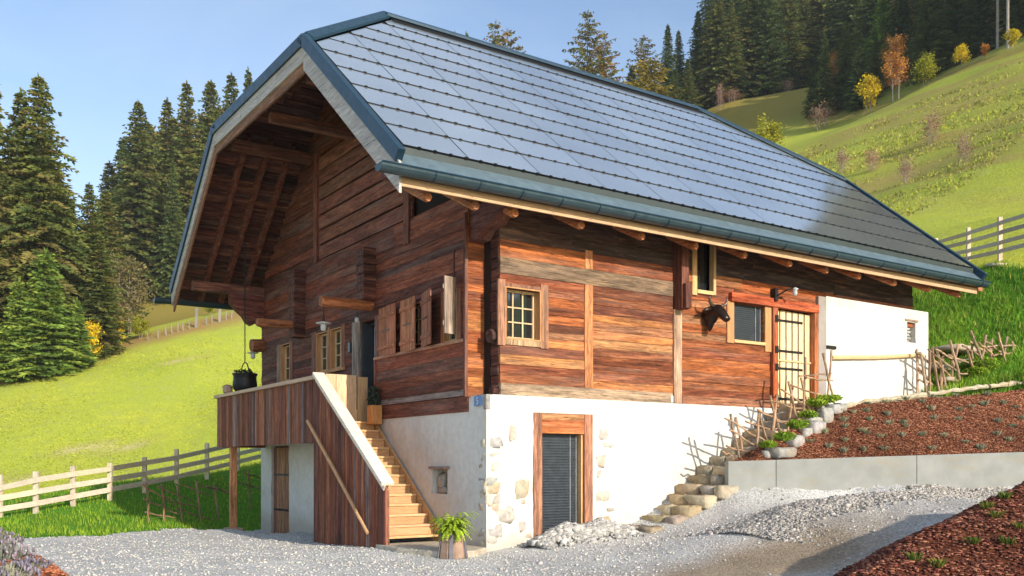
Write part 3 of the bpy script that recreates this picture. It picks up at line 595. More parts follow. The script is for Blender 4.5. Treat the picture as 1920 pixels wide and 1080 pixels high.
m = MB(); m.wb('x', 4.68, 4.74, -.3, .0, 2.68, 5.0, (.1, .12, .14)); m.wb('x', 5.44, 5.5, -.3, .0, 2.68, 5.0, (.12, .06, .04)); m.wb('x', 4.74, 5.44, -.3, -.2, 4.94, 5.0, (.1, .14, .18)); m.build('door_frame', M['blind'], f)
m = MB(); m.wb('x', 4.98, 5.14, -.2, -.17, 2.7, 4.86); m.build('sky_reflection_strip', M['pale'], f)  # strip added in the doorway to paint the sky's reflection on the glass
m = MB(); m.wb('x', 5.0, 5.06, -.17, -.12, 3.75, 3.8); m.build('door_handle', M['iron'], f)
for a, b, cc in ((5.52, 5.9, (.30, .23, .19)), (4.42, 4.66, (.22, .10, .075))): m = MB(); m.wb('x', a, b, -.05, .06, 2.98, 5.05, cc); m.build('door_post', M['wood_z'], f, bevel=.01)
m = MB(); m.wb('x', 6.02, 6.14, .0, .06, 4.35, 4.6); m.build('letter_box', M['blind'], H, bevel=.01)
def shutter(hinge_y, wdt, ang, z0, z1, colr):
    """board shutter hinged on the gable; ang = opening angle from lying flat against the wall"""
    c, s = math.cos(ang), math.sin(ang); sh = MB()
    def P(u, o, z): return (-.06-u*s-o*c, hinge_y+u*c-o*s, z)
    def pb(mb, u0, u1, o0, o1, a, b, col): mb.add([P(u, o, z) for u in (u0, u1) for o in (o0, o1) for z in (a, b)], MB.BF, col)
    for k in range(3): pb(sh, wdt*k/3+.003, wdt*(k+1)/3-.003, 0, .03, z0, z1, vary(colr, .14))
    sh = sh.build('shutter', M['wood_z'], H, bevel=.004)
    for zz in (z0+.18*(z1-z0), z0+.82*(z1-z0)): m = MB(); pb(m, .02, wdt-.02, .03, .05, zz-.045, zz+.045, vary(colr, .1)); m.build('shutter_batten', M['wood_y'], sh, bevel=.004)
    m = MB(); pb(m, wdt*.2, wdt*.7, .03, .04, (z0+z1)/2, (z0+z1)/2+.025, (1, 1, 1)); m.build('shutter_handle', M['bronze'], sh)
shutter(4.38, -.95, R_(-5), 4.06, 5.16, (.40, .15, .075)); shutter(3.33, -.84, R_(-7), 4.06, 5.18, (.44, .17, .085)); shutter(2.38, -.75, R_(-15), 4.08, 5.2, (.32, .125, .075)); shutter(1.0, -.3, R_(-78), 4.2, 5.32, (.36, .27, .20))
# parapet boarding under the shutters, with the corner board
m = MB(); m.wb('x', .62, 4.5, .032, .075, 2.98, 3.1, (.25, .2, .18)); planks(m, 'x', .64, 4.52, 3.1, 4.02, .2, PG, th=.04, o=.09, seg=9); m.wb('x', .62, 4.6, -.02, .12, 4.02, 4.08, (.40, .2, .12)); m.build('parapet', M['wood_y'], H)
m = MB(); m.wb('x', 4.52, 4.6, -.02, .11, 2.98, 4.02, (.2, .075, .05)); m.build('parapet_post', M['wood_z'], H)
m = MB(); z = 2.95
while z < 6.6: h = random.uniform(.14, .25); m.box(-.06, .325, .58, .62, z+.002, z+h-.002, vary(random.choice(PL[:4]), .15)); z += h
m.build('corner_boarding', M['wood_x'], H)
m = MB(); m.wb('x', .56, .63, .06, .13, 2.95, 6.5, (.16, .06, .04)); m.build('corner_post', M['wood_z'], H, bevel=.008)
# corbels that carry the eaves purlins, cut in steps
def corbel(y0, sgn, z0):
    pts = [(0, .72), (1.3, .5), (1.28, .42), (1.15, .36), (1.05, .3), (.95, .28), (.85, .2), (.5, .16), (.3, .0), (0, 0)]
    m = MB(); m.prism([(y0+sgn*p[0], z0+p[1]) for p in pts], 'x', -.02, .3, (.14, .05, .036)); m.build('corbel', M['wood_y'], H, bevel=.012)
corbel(.62, -1, 5.95)
m = MB(); m.prism([(0, 6.62), (-1.0, 6.62), (-.98, 6.35), (-.8, 6.15), (-.62, 6.0), (-.5, 5.82), (-.36, 5.74), (-.22, 5.84), (0, 5.72)], 'y', 12.2, 12.5, (.17, .055, .04)); m.build('corbel', M['wood_x'], H, bevel=.012)
# house number
m = MB(); m.wb('x', .12, .38, .032, .042, 2.76, 2.95, (1, 1, 1)); pl = m.build('number_plate', M['blue'], H, bevel=.004)
cu = bpy.data.curves.new('number_text', 'FONT'); cu.body = '5'; cu.size = .19; cu.align_x = 'CENTER'; cu.extrude = .002
tmp = bpy.data.objects.new('number_text', cu); me = bpy.data.meshes.new_from_object(tmp); bpy.data.objects.remove(tmp)
o = bpy.data.objects.new('house_number', me); link(o); me.materials.append(M['white_metal']); o.location = (-.046, .25, 2.79); o.rotation_euler = (R_(90), 0, R_(-90)); o.parent = pl
# ---------------- roof
XF, XB = -2.3, 15.45
HIPF, HIPB = 3.2, 3.45
RX0, RX1, RY = .97, 11.85, 6.25
def rp(x, y, dz=0): return (x, y, (zr(y) if y <= RY else zl(y))+dz)
right = [(XF, -.70), (XB, -.70), (XB, HIPB), (RX1, RY), (RX0, RY), (XF, HIPF)]
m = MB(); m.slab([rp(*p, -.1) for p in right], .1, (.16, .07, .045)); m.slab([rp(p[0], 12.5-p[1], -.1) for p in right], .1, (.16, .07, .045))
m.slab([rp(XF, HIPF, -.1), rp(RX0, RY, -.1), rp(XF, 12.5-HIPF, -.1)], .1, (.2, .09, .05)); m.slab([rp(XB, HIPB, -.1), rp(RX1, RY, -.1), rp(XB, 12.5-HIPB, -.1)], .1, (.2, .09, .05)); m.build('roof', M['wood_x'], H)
ROOF = bpy.data.objects['roof']
# boards of the underside, seen in the gable overhang
for sg in (0, 1):
  m = MB(); s = 0
  while s < 9.3:
    y = -1+s*.768; w = .2*.768
    if y+w > 6.2: break
    xa = XF+.06
    if y > HIPF-.05: xa = XF+.06+(y-HIPF)*(RX0-XF)/(RY-HIPF)+.25
    p = [(xa, y), (.3, y), (.3, y+w*.86), (xa, y+w*.86)]
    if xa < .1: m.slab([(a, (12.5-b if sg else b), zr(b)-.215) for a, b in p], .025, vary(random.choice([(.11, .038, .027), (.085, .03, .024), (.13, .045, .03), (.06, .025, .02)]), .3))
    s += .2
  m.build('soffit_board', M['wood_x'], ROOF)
m = MB(); k = 0
while k < 15:
    tt = k/15; t2 = (k+.9)/15; y0 = HIPF+(12.5-2*HIPF)*tt
    def hp(tx, yy): # point on hip underside at fraction tx toward ridge point
        return (XF+(RX0-XF)*tx, yy, zr(HIPF)+(zr(RY)-zr(HIPF))*tx-.22)
    def top(yy): return 1-abs(yy-RY)/(RY-HIPF)
    ya, yb = HIPF+6.1*tt, HIPF+6.1*t2; m.slab([hp(.02, ya), hp(min(.75, max(.02, top(ya))), ya), hp(min(.75, max(.02, top(yb))), yb), hp(.02, yb)], .025, vary((.24, .10, .05), .3)); k += 1
m.build('hip_soffit', M['wood_x'], ROOF)
# rafters and purlins under the overhang
for x in (-1.55, -.95, -.35):
    m = MB(); ya, yb = 9.0, 13.35; m.beam((x, ya, zl(ya)-.33), (x, yb, zl(yb)-.33), .14, .2, (.17, .055, .034)); m.build('rafter', M['wood_y'], ROOF, bevel=.01)
for x in (-1.5, -.6):
    m = MB(); ya, yb = -.8, 3.2; m.beam((x, ya, zr(ya)-.33), (x, yb, zr(yb)-.33), .14, .2, (.17, .055, .034)); m.build('rafter', M['wood_y'], ROOF, bevel=.01)
for (y, z, w, h, c) in ((8.75, 9.75, .22, .26, (.2, .075, .05)), (6.0, 9.6, .2, .22, (.2, .08, .05)), (12.35, 6.75, .24, .28, (.18, .07, .045)), (.15, 6.85, .24, .28, (.16, .06, .04)), (3.75, 9.75, .22, .24, (.2, .075, .05))):
    m = MB(); m.box(-2.05, .4, y-w/2, y+w/2, z-h/2, z+h/2, c); m.build('purlin', M['wood_x'], ROOF, bevel=.012)
# barge boards
def barge(y0, z0, y1, z1, off, h, x0, x1, col):
    m = MB(); m.prism([(y0, z0+off), (y1, z1+off), (y1, z1+off-h), (y0, z0+off-h)], 'x', x0, x1, col); return m.build('barge_board', M['aged'], ROOF, bevel=.006)
GREY = (.52, .47, .44)
barge(-1.0, zr(-1), HIPF, zr(HIPF), -.1, .52, XF-.05, XF, GREY); barge(13.5, zl(13.5), 12.5-HIPF, zr(HIPF), -.1, .34, XF-.05, XF, GREY); barge(13.46, zl(13.46)-.34, 12.5-HIPF, zr(HIPF)-.34, -.1, .22, XF, XF+.05, (.30, .14, .08))
m = MB(); m.box(XF-.05, XF, HIPF, 12.5-HIPF, zr(HIPF)-.44, zr(HIPF)-.1, GREY); m.build('barge_board', M['aged'], ROOF, bevel=.006)
m = MB(); m.box(XF, XF+.05, HIPF, 12.5-HIPF, zr(HIPF)-.64, zr(HIPF)-.4, (.30, .14, .08)); m.build('barge_board', M['wood_y'], ROOF, bevel=.006)
# sheet-metal trims
def trim(name, pts, w, h, mat):
    m = MB()
    for p, q in zip(pts[:-1], pts[1:]): m.beam(p, q, w, h)
    return m.build(name, M[mat], ROOF, bevel=.012)
trim('verge_trim', [rp(XF-.03, -1.0, .0), rp(XF-.03, HIPF, .0)], .14, .24, 'teal'); trim('verge_trim', [rp(XF-.03, 13.5, .0), rp(XF-.03, 12.5-HIPF, .0)], .14, .24, 'teal')
trim('verge_trim', [rp(XF-.02, HIPF-.02), rp(XF-.02, 12.5-HIPF+.02)], .16, .25, 'teal')
trim('verge_trim', [rp(XB+.03, -1.0, .0), rp(XB+.03, HIPB, .0)], .14, .2, 'teal'); trim('verge_trim', [rp(XB+.02, HIPB), rp(XB+.02, 12.5-HIPB)], .16, .2, 'teal')
def cap(p, q, name):
    m = MB(); p = np.array(p); q = np.array(q); d = q-p; d /= np.linalg.norm(d); sd = np.cross(d, (0, 0, 1)); sd /= np.linalg.norm(sd)
    vs = []
    for c in (p, q): vs += [c-sd*.2-np.array([0, 0, .03]), c-sd*.2+np.array([0, 0, .03]), c+np.array([0, 0, .17]), c+sd*.2+np.array([0, 0, .03]), c+sd*.2-np.array([0, 0, .03])]
    m.add(vs, [(0, 1, 6, 5), (1, 2, 7, 6), (2, 3, 8, 7), (3, 4, 9, 8), (4, 3, 2, 1, 0), (5, 6, 7, 8, 9), (0, 5, 9, 4)], (1, 1, 1)); m.build(name, M['teal'], ROOF)
m = MB(); m.slab([rp(RX0+.1, RY-.1, .1), rp(RX1-.1, RY-.1, .1), rp(RX1-.1, RY-.36, .1), rp(RX0+.1, RY-.36, .1)], .1); m.build('ridge_vent', M['dark'], ROOF)
cap(rp(RX0, RY), rp(RX1, RY), 'ridge_cap'); cap(rp(XF, HIPF), rp(RX0-.02, RY), 'hip_cap'); cap(rp(XF, 12.5-HIPF), rp(RX0-.02, RY), 'hip_cap'); cap(rp(XB, HIPB), rp(RX1+.02, RY), 'hip_cap'); cap(rp(XB, 12.5-HIPB), rp(RX1+.02, RY), 'hip_cap')
# solar panels in rows
rows = [-.7+.7*k for k in range(10)]+[6.17]; xs = [-2.14]+[-.84+1.57*k for k in range(10)]+[15.3]
def clip(poly, a, b, c):
    out = []
    for i, p in enumerate(poly):
        q = poly[(i+1) % len(poly)]; fp = a*p[0]+b*p[1]+c; fq = a*q[0]+b*q[1]+c
        if fp >= 0: out.append(p)
        if fp*fq < 0: t_ = fp/(fp-fq); out.append((p[0]+(q[0]-p[0])*t_, p[1]+(q[1]-p[1])*t_))
    return out
k1 = (RX0-XF)/(RY-HIPF); k2 = (XB-RX1)/(RY-HIPB); cells = []
nrm = np.array([0, -TAN, 1])/math.hypot(1, TAN)
for j in range(len(rows)-1):
    for i in range(len(xs)-1):
        p = [(xs[i]+.011, rows[j]+.003), (xs[i+1]-.011, rows[j]+.003), (xs[i+1]-.011, rows[j+1]-.003), (xs[i]+.011, rows[j+1]-.003)]
        p = clip(p, 1, -k1, -XF-.3+k1*HIPF); p = clip(p, -1, -k2, XB-.3+k2*HIPB)
        if len(p) >= 3:
            ar = abs(sum(p[a][0]*p[(a+1) % len(p)][1]-p[(a+1) % len(p)][0]*p[a][1] for a in range(len(p))))/2
            if ar > .02: cells.append((ar, p, j))
cells.sort(key=lambda c: -c[0])
def panel(mb, p, j):
    y0 = rows[j]; b = random.uniform(.93, 1.07); tl = random.uniform(-.004, .004); tx = random.uniform(-.0025, .0025); xm = sum(a for a, _ in p)/len(p)
    mb.slab([np.array(rp(a, y, .0))+nrm*(.062-.012*(y-y0)/.7+tl*(y-y0)+tx*(a-xm)) for a, y in p], .028, (.74*b, .785*b, .80*b), -nrm)
for ar, p, j in cells[:98]: m = MB(); panel(m, p, j); m.build('solar_panel', M['pv'], ROOF)
if cells[98:]:
    m = MB()
    for ar, p, j in cells[98:]: panel(m, p, j)
    o = m.build('panel_offcut', M['pv'], ROOF); o['kind'] = 'stuff'
m = MB(); m.slab([rp(p[0], p[1], .0) for p in [(XF, -.72), (XB, -.72), (XB, HIPB), (RX1, RY), (RX0, RY), (XF, HIPF)]], .03, (1, 1, 1)); m.build('roof_underlay', M['dark'], ROOF)
m = MB(); m.slab([rp(p[0], 12.5-p[1], .06) for p in [(XF, -1), (XB, -1), (XB, HIPB), (RX1, RY), (RX0, RY), (XF, HIPF)]], .05, (.8, .88, .82)); m.build('panel_field', M['pv'], ROOF)
for fr in ((XF, HIPF, RX0), (XB, HIPB, RX1)):
    m = MB(); m.slab([rp(fr[0], fr[1], .03), rp(fr[2], RY, .03), rp(fr[0], 12.5-fr[1], .03)], .04, (1, 1, 1)); m.build('hip_cover', M['teal'], ROOF)
for j in range(0, 10):                         # dark clamp line along every row, thickened at the clamps
    y = rows[j]; xa = -2.14 if y < HIPF else max(-2.14, XF+.3+k1*(y-HIPF)); xb = 15.3 if y < HIPB else XB-.3-k2*(y-HIPB)
    x = xa; rings = [(xa, 0)]
    while x < xb-.45: x += .31; rings += [(x-.034, 0), (x-.026, 1), (x+.026, 1), (x+.034, 0)]
    rings.append((xb, 0)); m = MB(); vs = []; fs = []
    for xx, big in rings:
        c = np.array(rp(xx, y-.006)); hw = .015 if big else .0055; hh = .076 if big else .0635; t_ = np.array([0, 1, TAN])/math.hypot(1, TAN)
        vs += [c-t_*hw+nrm*.03, c-t_*hw+nrm*hh, c+t_*hw+nrm*hh, c+t_*hw+nrm*.03]
    for i in range(len(rings)-1):
        for k in range(4): fs.append((4*i+k, 4*i+(k+1) % 4, 4*i+4+(k+1) % 4, 4*i+4+k))
    m.add(vs, fs, (1, 1, 1)); m.build('clamp_rail', M['dark'], ROOF)
# eaves: flashing, gutter, fascia, rafter tails
m = MB(); m.slab([(XF-.02, -.74, 6.885), (XB, -.74, 6.885), (XB, -1.05, 6.585), (XF-.02, -1.05, 6.585)], .02); m.build('eaves_flashing', M['flash'], ROOF)
m = MB(); m.box(XF+.1, XB-.05, -.725, -.66, 6.80, zr(-.7)+.035); m.build('eaves_grille', M['grille'], ROOF)
def gutter(y, x0, x1, z0, z1):
    m = MB(); n = 9; vs = []; fs = []; xs_ = np.linspace(x0, x1, 12)
    for i, x in enumerate(xs_):
        zc = z0+(z1-z0)*(x-x0)/(x1-x0)
        for r in (.135, .122):
            for k in range(n): a = math.pi*(1+k/(n-1)); vs.append((x, y+r*math.cos(a), zc+r*math.sin(a)))
    q = 2*n
    for i in range(len(xs_)-1):
        for k in range(n-1): fs += [(i*q+k, i*q+k+1, (i+1)*q+k+1, (i+1)*q+k), (i*q+n+k+1, i*q+n+k, (i+1)*q+n+k, (i+1)*q+n+k+1)]
        fs += [(i*q, (i+1)*q, (i+1)*q+n, i*q+n), (i*q+n-1, i*q+q-1, (i+1)*q+q-1, (i+1)*q+n-1)]
    for b in (0, (len(xs_)-1)*q): fs.append(tuple(b+k for k in range(n)))
    m.add(vs, fs, (1, 1, 1)); g = m.build('gutter', M['gutter'], ROOF)
    m = MB(); m.tube([(x0, y-.137, z0+.004), (x1, y-.137, z1+.004)], .016, 6); m.build('gutter_bead', M['teal'], g)
    x = x0+1.0
    while x < x1 and y < 5:
        zc = z0+(z1-z0)*(x-x0)/(x1-x0); m = MB(); m.tube([(x, y+.142*math.cos(math.pi*(1+k/8)), zc+.142*math.sin(math.pi*(1+k/8))) for k in range(9)], .012, 5); m.build('gutter_bracket', M['teal'], g); x += .88
gutter(-1.15, -2.8, 15.25, 6.5, 6.54); gutter(13.65, -2.8, 15.25, 6.5, 6.54)
m = MB(); m.box(XF, XB-.35, -1.0, -.96, 6.25, 6.40, (.56, .36, .21)); m.build('fascia', M['pine_x'], ROOF, bevel=.004)
m = MB(); m.box(XF, XB, -.96, -.9, 6.36, 6.54, (.36, .15, .07)); m.build('fascia', M['wood_x'], ROOF)
m = MB()
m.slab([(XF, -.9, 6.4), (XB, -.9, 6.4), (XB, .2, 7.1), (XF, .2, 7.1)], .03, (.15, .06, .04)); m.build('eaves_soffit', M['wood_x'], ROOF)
for x in (-1.69, -.73, .11, 1.65, 3.2, 4.7, 6.2, 7.69, 9.0, 10.24, 11.7, 13.2, 14.6):
    m = MB(); m.tube([(x, -.8, 6.22), (x, -.76, 6.22), (x, .3, 6.75)], [.075, .09, .09], 9, (.46, .17, .065), .04); m.build('rafter_tail', M['wood_y'], ROOF)
# ---------------- balcony and stair
ZD = 2.62
B = thing('balcony', 'dark boarded timber balcony on a post along the shaded gable', 'balcony', (-.7, 8.5, ZD))
m = MB(); y = 4.75
BX = -1.4
while y < 12.1: w = random.uniform(.09, .17); m.box(BX-.02-random.uniform(0, .012), BX+.02, y, y+w-.006, 2.13, 3.53, vary(random.choice(PC[:4]+PC), .34)); y += w
m.build('boarding', M['wood_z'], B)
m = MB(); x = BX
while x < -.05: m.box(x, x+.15, 12.1, 12.14, 2.13, 3.53, vary(random.choice(PC), .25)); x += .156
m.build('end_boarding', M['wood_z'], B)
m = MB(); m.box(BX-.1, BX+.12, 4.7, 12.2, 3.535, 3.62, (.60, .42, .29)); m.build('rail_cap', M['pine_y'], B, bevel=.01)
m = MB(); m.box(BX+.03, -.03, 4.75, 12.1, ZD-.06, ZD, (.4, .25, .15)); m.build('deck', M['wood_y'], B)
for y in (4.85, 8.4, 12.0): m = MB(); m.box(BX+.02, -.02, y-.08, y+.08, 2.2, ZD-.06, (.25, .12, .07)); m.build('joist', M['wood_x'], B)
m = MB(); m.box(BX+.0, BX+.17, 10.9, 11.07, -.3, 2.25, (.55, .24, .10)); m.build('post', M['wood_z'], B, bevel=.01)
m = MB(); m.box(BX-.12, BX+.3, 10.78, 11.2, -.4, -.11, (.42, .3, .22)); m.build('post_footing', M['stone'], B, bevel=.03)
# gate of thick pale planks at the head of the stair
G = thing('plank_gate', 'thick pale plank screen at the head of the stair', 'gate', (-.7, 4.85, ZD))
for k, (a, b) in enumerate(((-1.17, -.92), (-.915, -.66), (-.655, -.4), (-.395, -.14))):
    m = MB(); m.box(a, b, 4.84, 4.92, ZD+.01, 3.68-.03*(k == 3), vary((.70, .5, .29) if k < 3 else (.55, .36, .2), .06)); m.build('plank', M['pine_z'], G, bevel=.008)
m = MB(); m.tube([(-.42, 4.83, 2.9), (-.42, 4.83, 3.66)], .008, 5); m.build('rod', M['iron'], G)
S = thing('outside_stair', 'straight timber stair with a tall dark boarded side panel', 'stair', (-.7, 3.2, 0))
y0, y1 = 1.4, 4.75
def dz(y): return 1.30+(y-1.4)*(3.6-1.30)/(4.7-1.4)
m = MB(); y = y0
while y < 4.9:
    w = random.uniform(.09, .16); yb = min(y+w, 4.92); j = random.uniform(0, .015); c = vary(random.choice(PC), .28); ya = y; yq = yb-.006; zt0, zt1 = min(dz(ya), 3.5), min(dz(yq), 3.5); zb = -.25
    m.add([(BX-.025-j, ya, zb), (BX-.025-j, yq, zb), (BX-.025-j, yq, zt1), (BX-.025-j, ya, zt0), (BX+.02, ya, zb), (BX+.02, yq, zb), (BX+.02, yq, zt1), (BX+.02, ya, zt0)], [(0, 1, 2, 3), (7, 6, 5, 4), (0, 4, 5, 1), (2, 6, 7, 3), (1, 5, 6, 2), (0, 3, 7, 4)], c); y += w
m.build('side_boarding', M['wood_z'], S)
m = MB(); m.box(BX-.02, BX+.06, 1.36, 1.4, -.2, 1.28, (.32, .13, .08)); m.build('end_post', M['wood_z'], S)
m = MB(); m.beam((BX-.005, 1.3, 1.27), (BX-.005, 4.72, 3.655), .27, .075, (.80, .70, .57)); m.build('rail_cap', M['pine_y'], S, bevel=.01)
m = MB(); m.beam((BX-.06, 1.33, 1.19), (BX-.06, 4.7, 3.54), .02, .11, (.74, .62, .47)); m.build('rail_board', M['pine_y'], S)
m = MB(); m.beam((BX+.04, 1.33, 1.2), (BX+.04, 4.7, 3.55), .05, .12, (.6, .4, .22)); m.build('rail_board', M['pine_y'], S)
N = 13
def ty(i): return 1.62+(4.62-1.62)*i/(N-1)
def tzz(i): return .24+(2.62-.24)*i/(N-1)
for i in range(N):
    m = MB(); m.box(BX+.07, -.1, ty(i)-.05, ty(i)+.27, tzz(i)-.045, tzz(i), vary((.66, .42, .21), .08)); m.build('tread', M['pine_x'], S, bevel=.008)
    if i: m = MB(); m.box(BX+.07, -.1, ty(i)-.02, ty(i)+.0, tzz(i-1), tzz(i)-.046, vary((.52, .31, .15), .1)); m.build('riser', M['pine_x'], S)
sl = (tzz(N-1)-tzz(0))/(ty(N-1)-ty(0))
for x in (-.06, BX+.05): m = MB(); m.prism([(ty(0)-.15, tzz(0)-.22), (ty(0)-.15, tzz(0)+.0), (ty(0)+.12, tzz(0)+.2), (ty(N-1)+.25, tzz(N-1)+.18), (ty(N-1)+.25, tzz(N-1)-.2), (ty(0)+.2, tzz(0)-.22)], 'x', x-.02, x+.02, (.64, .38, .17)); m.build('stringer', M['pine_y'], S, bevel=.005)
m = MB(); m.tube([(BX-.12, 1.95, .3), (BX-.13, 3.5, 1.5), (BX-.12, 5.05, 2.62)], [.032, .036, .036], 8, (.58, .34, .17)); m.build('handrail_pole', M['pine_y'], S)
m = MB(); m.prism([(-1.5, .75), (-1.45, 1.75), (-.15, 1.7), (-.05, -.1), (-.6, -.55), (-1.2, -.35)], 'z', -.1, .1, (.50, .44, .34)); o = m.build('stone_slab', M['stone'], None, bevel=.03, origin=(-.8, .7, 0)); tag(o, 'flat pale stone slab at the foot of the timber stair', 'stone slab')
# plank door under the balcony
f = MB(); f.wb('x', 10.22, 11.58, -.16, -.1, -.55, 2.16, (.14, .05, .035)); f = f.build('under_balcony_door', M['wood_z'], H)
for k in range(6): m = MB(); a = 10.26+k*.215; m.wb('x', a, a+.2, -.1, -.05, -.5, 2.12, vary((.36, .18, .09) if k < 5 else (.2, .07, .05), .12)); m.build('door_board', M['wood_z'], f)
for z in (.35, 1.35): m = MB(); m.wb('x', 10.25, 11.5, -.05, -.035, z-.03, z+.03); m.build('strap_hinge', M['iron'], f)
# ---------------- lamps, bull's head, cauldron, pots
def lantern(p, drop, label):
    L = thing('lantern', label, 'lamp', tuple(p)); x, y, z = p
    m = MB(); m.tube([(x, y, z), (x, y, z-drop)], .012, 6); m.tube([(x, y, z-drop*.55), (x, y, z-drop)], [.02, .035], 8); m.build('hanger', M['iron'], L)
    m = MB(); m.lathe((x, y, z-drop), [(.03, .03), (.17, .0), (.17, -.015), (.03, -.012)], 20); m.build('shade', M['white_metal'], L, smooth=True)
    m = MB(); m.lathe((x, y, z-drop-.012), [(.05, 0), (.062, -.04), (.06, -.14), (.03, -.17)], 14); g = m.build('globe', M['lampglass'], L, smooth=True)
    m = MB()
    for k in range(4): a = k*math.pi/2; m.tube([(x+.066*math.cos(a), y+.066*math.sin(a), z-drop-.012), (x+.06*math.cos(a), y+.06*math.sin(a), z-drop-.16)], .005, 4)
    m.lathe((x, y, z-drop-.1), [(.068, 0), (.068, -.008), (.06, -.008), (.06, 0)], 12); m.build('cage', M['white_metal'], L)
lantern((-1.2, 4.9, 5.18), .36, 'white lantern hanging from the log beam above the stair head'); lantern((-.3, 12.35, 5.05), .1, 'small white lantern under the log end at the far gable corner')
L = thing('lantern', 'small white bulb lamp hanging over the glass door', 'lamp', (-.25, 5.2, 5.15)); m = MB(); m.tube([(-.25, 5.2, 5.2), (-.25, 5.2, 5.06)], .012, 6); m.build('hanger', M['iron'], L); m = MB(); m.lathe((-.25, 5.2, 4.95), [(.03, .12), (.05, .08), (.05, .02), (.02, 0)], 12); m.build('globe', M['lampglass'], L, smooth=True)
L = thing('wall_lamp', 'black bracket wall lamp with glass globe above the slatted door', 'lamp', (8.2, -.1, 5.72)); m = MB(); m.box(8.02, 8.12, -.1, .05, 5.5, 5.8); m.tube([(8.07, -.1, 5.62), (8.2, -.3, 5.75), (8.42, -.34, 5.8)], .02, 6); m.build('bracket', M['iron'], L)
m = MB(); m.lathe((8.42, -.34, 5.62), [(.02, .2), (.09, .16), (.05, .14), (.06, .06), (.03, 0)], 14); m.build('globe', M['lampglass'], L, smooth=True)
BH = thing('bull_head', "dark bronze bull's head mounted on the timber wall", 'sculpture', (5.95, -.05, 5.0))
m = MB(); cs = [((5.98, .02, 4.86), .22, .32), ((5.98, -.14, 4.93), .21, .29), ((5.98, -.3, 5.03), .19, .22), ((5.98, -.43, 5.03), .205, .19), ((5.985, -.54, 4.95), .18, .16), ((5.99, -.64, 4.85), .14, .13), ((5.995, -.72, 4.76), .135, .115), ((6.0, -.78, 4.70), .125, .095), ((6.0, -.80, 4.68), .06, .045)]
n = 14; vs = []; fs = []; nl = len(cs)-1
for i, (c, a, b) in enumerate(cs):
    c = np.array(c); d = np.array(cs[min(i+1, nl)][0])-np.array(cs[max(i-1, 0)][0]); d /= np.linalg.norm(d); sd = np.cross(d, (0, 0, 1)); sd /= np.linalg.norm(sd); up = np.cross(sd, d)
    for k in range(n): t_ = 2*math.pi*k/n; vs.append(c+sd*a*math.cos(t_)+up*b*math.sin(t_))
for i in range(nl):
    for k in range(n): fs.append((i*n+k, i*n+(k+1) % n, (i+1)*n+(k+1) % n, (i+1)*n+k))
fs += [tuple(range(n-1, -1, -1)), tuple(nl*n+k for k in range(n))]; m.add(vs, fs, (1, 1, 1)); m.build('head', M['bronze'], BH, smooth=True)
m = MB(); m.tube([(5.97, -.12, 4.85), (5.96, -.12, 4.66), (5.96, -.1, 4.5), (5.96, -.08, 4.42)], [.17, .13, .07, .015], 10); m.build('dewlap', M['bronze'], BH, smooth=True)
for s in (-1, 1):
    q = np.array([1., .05, 0])*s; c = np.array([5.98, -.36, 5.16])
    m = MB(); m.tube([c+q*.1, c+q*.24+[0, -.02, .03], c+q*.36+[0, -.05, .1], c+q*.41+[0, -.08, .22], c+q*.38+[0, -.08, .34]], [.062, .058, .046, .028, .005], 10); m.build('horn', M['horn'], BH, smooth=True)
    m = MB(); c2 = c+np.array([-.03, .06, -.1]); m.tube([c2+q*.12, c2+q*.24+[0, 0, .0], c2+q*.38+[0, .02, -.03], c2+q*.5+[0, .03, -.08]], [.03, .075, .06, .008], 9); m.build('ear', M['bronze'], BH, smooth=True)
    m = MB(); m.lathe((5.98+q[0]*.185, -.47, 5.02), [(.004, -.026), (.024, -.012), (.024, .012), (.004, .026)], 8); m.build('eye', M['iron'], BH, smooth=True)
BH.scale = (.72, .72, .72); BH.location = (5.84, -.05, 5.02)
def leafball(V_, c, r, n, s, cols, zs=1.):
    d = rng.normal(size=(n, 3)); d /= np.linalg.norm(d, axis=1)[:, None]; p = c+d*r*rng.uniform(.35, 1, (n, 1))*np.array([1, 1, zs])
    a = rng.normal(size=(n, 3)); a /= np.linalg.norm(a, axis=1)[:, None]; b = np.cross(a, rng.normal(size=(n, 3))); b /= np.linalg.norm(b, axis=1)[:, None]
    s = s*rng.uniform(.6, 1.3, (n, 1)); V_.append((np.stack([p-a*s, p+b*s*.45, p+a*s, p-b*s*.45], 1).reshape(-1, 3), np.repeat(np.array(cols)[rng.integers(0, len(cols), n)]*rng.uniform(.7, 1.3, (n, 1)), 4, 0)))
def leaves(name, parts, mat, parent=None, origin=None):
    v = np.concatenate([p[0] for p in parts]); c = np.concatenate([p[1] for p in parts]); return np_mesh(name, v, np.arange(len(v)).reshape(-1, 4), c, mat, parent, False, origin)
CX, CY = -.98, 11.0
CA = thing('hanging_cauldron', 'black iron cauldron hanging on a chain over the balcony rail', 'cauldron', (CX, CY, 3.65))
m = MB(); m.lathe((CX, CY, 3.6), [(.05, 0), (.22, .03), (.31, .14), (.34, .26), (.32, .38), (.31, .5), (.35, .56), (.35, .58), (.3, .57), (.28, .5)], 24); m.build('pot', M['iron'], CA, smooth=True)
m = MB(); m.tube([(CX, CY+.33*math.cos(a), 4.16+.34*math.sin(a)) for a in np.linspace(0, math.pi, 13)], .016, 6); m.build('handle', M['iron'], CA)
m = MB(); z = 4.5; k = 0
while z < 8.1:
    ax = np.array([.02, 0, 0]) if k % 2 else np.array([0, .02, 0])
    m.tube([np.array([CX, CY, z+.045])+ax*math.cos(a)+np.array([0, 0, .05])*math.sin(a) for a in np.linspace(0, 2*math.pi, 9)], .008, 4); z += .082; k += 1
m.build('chain', M['iron'], CA)
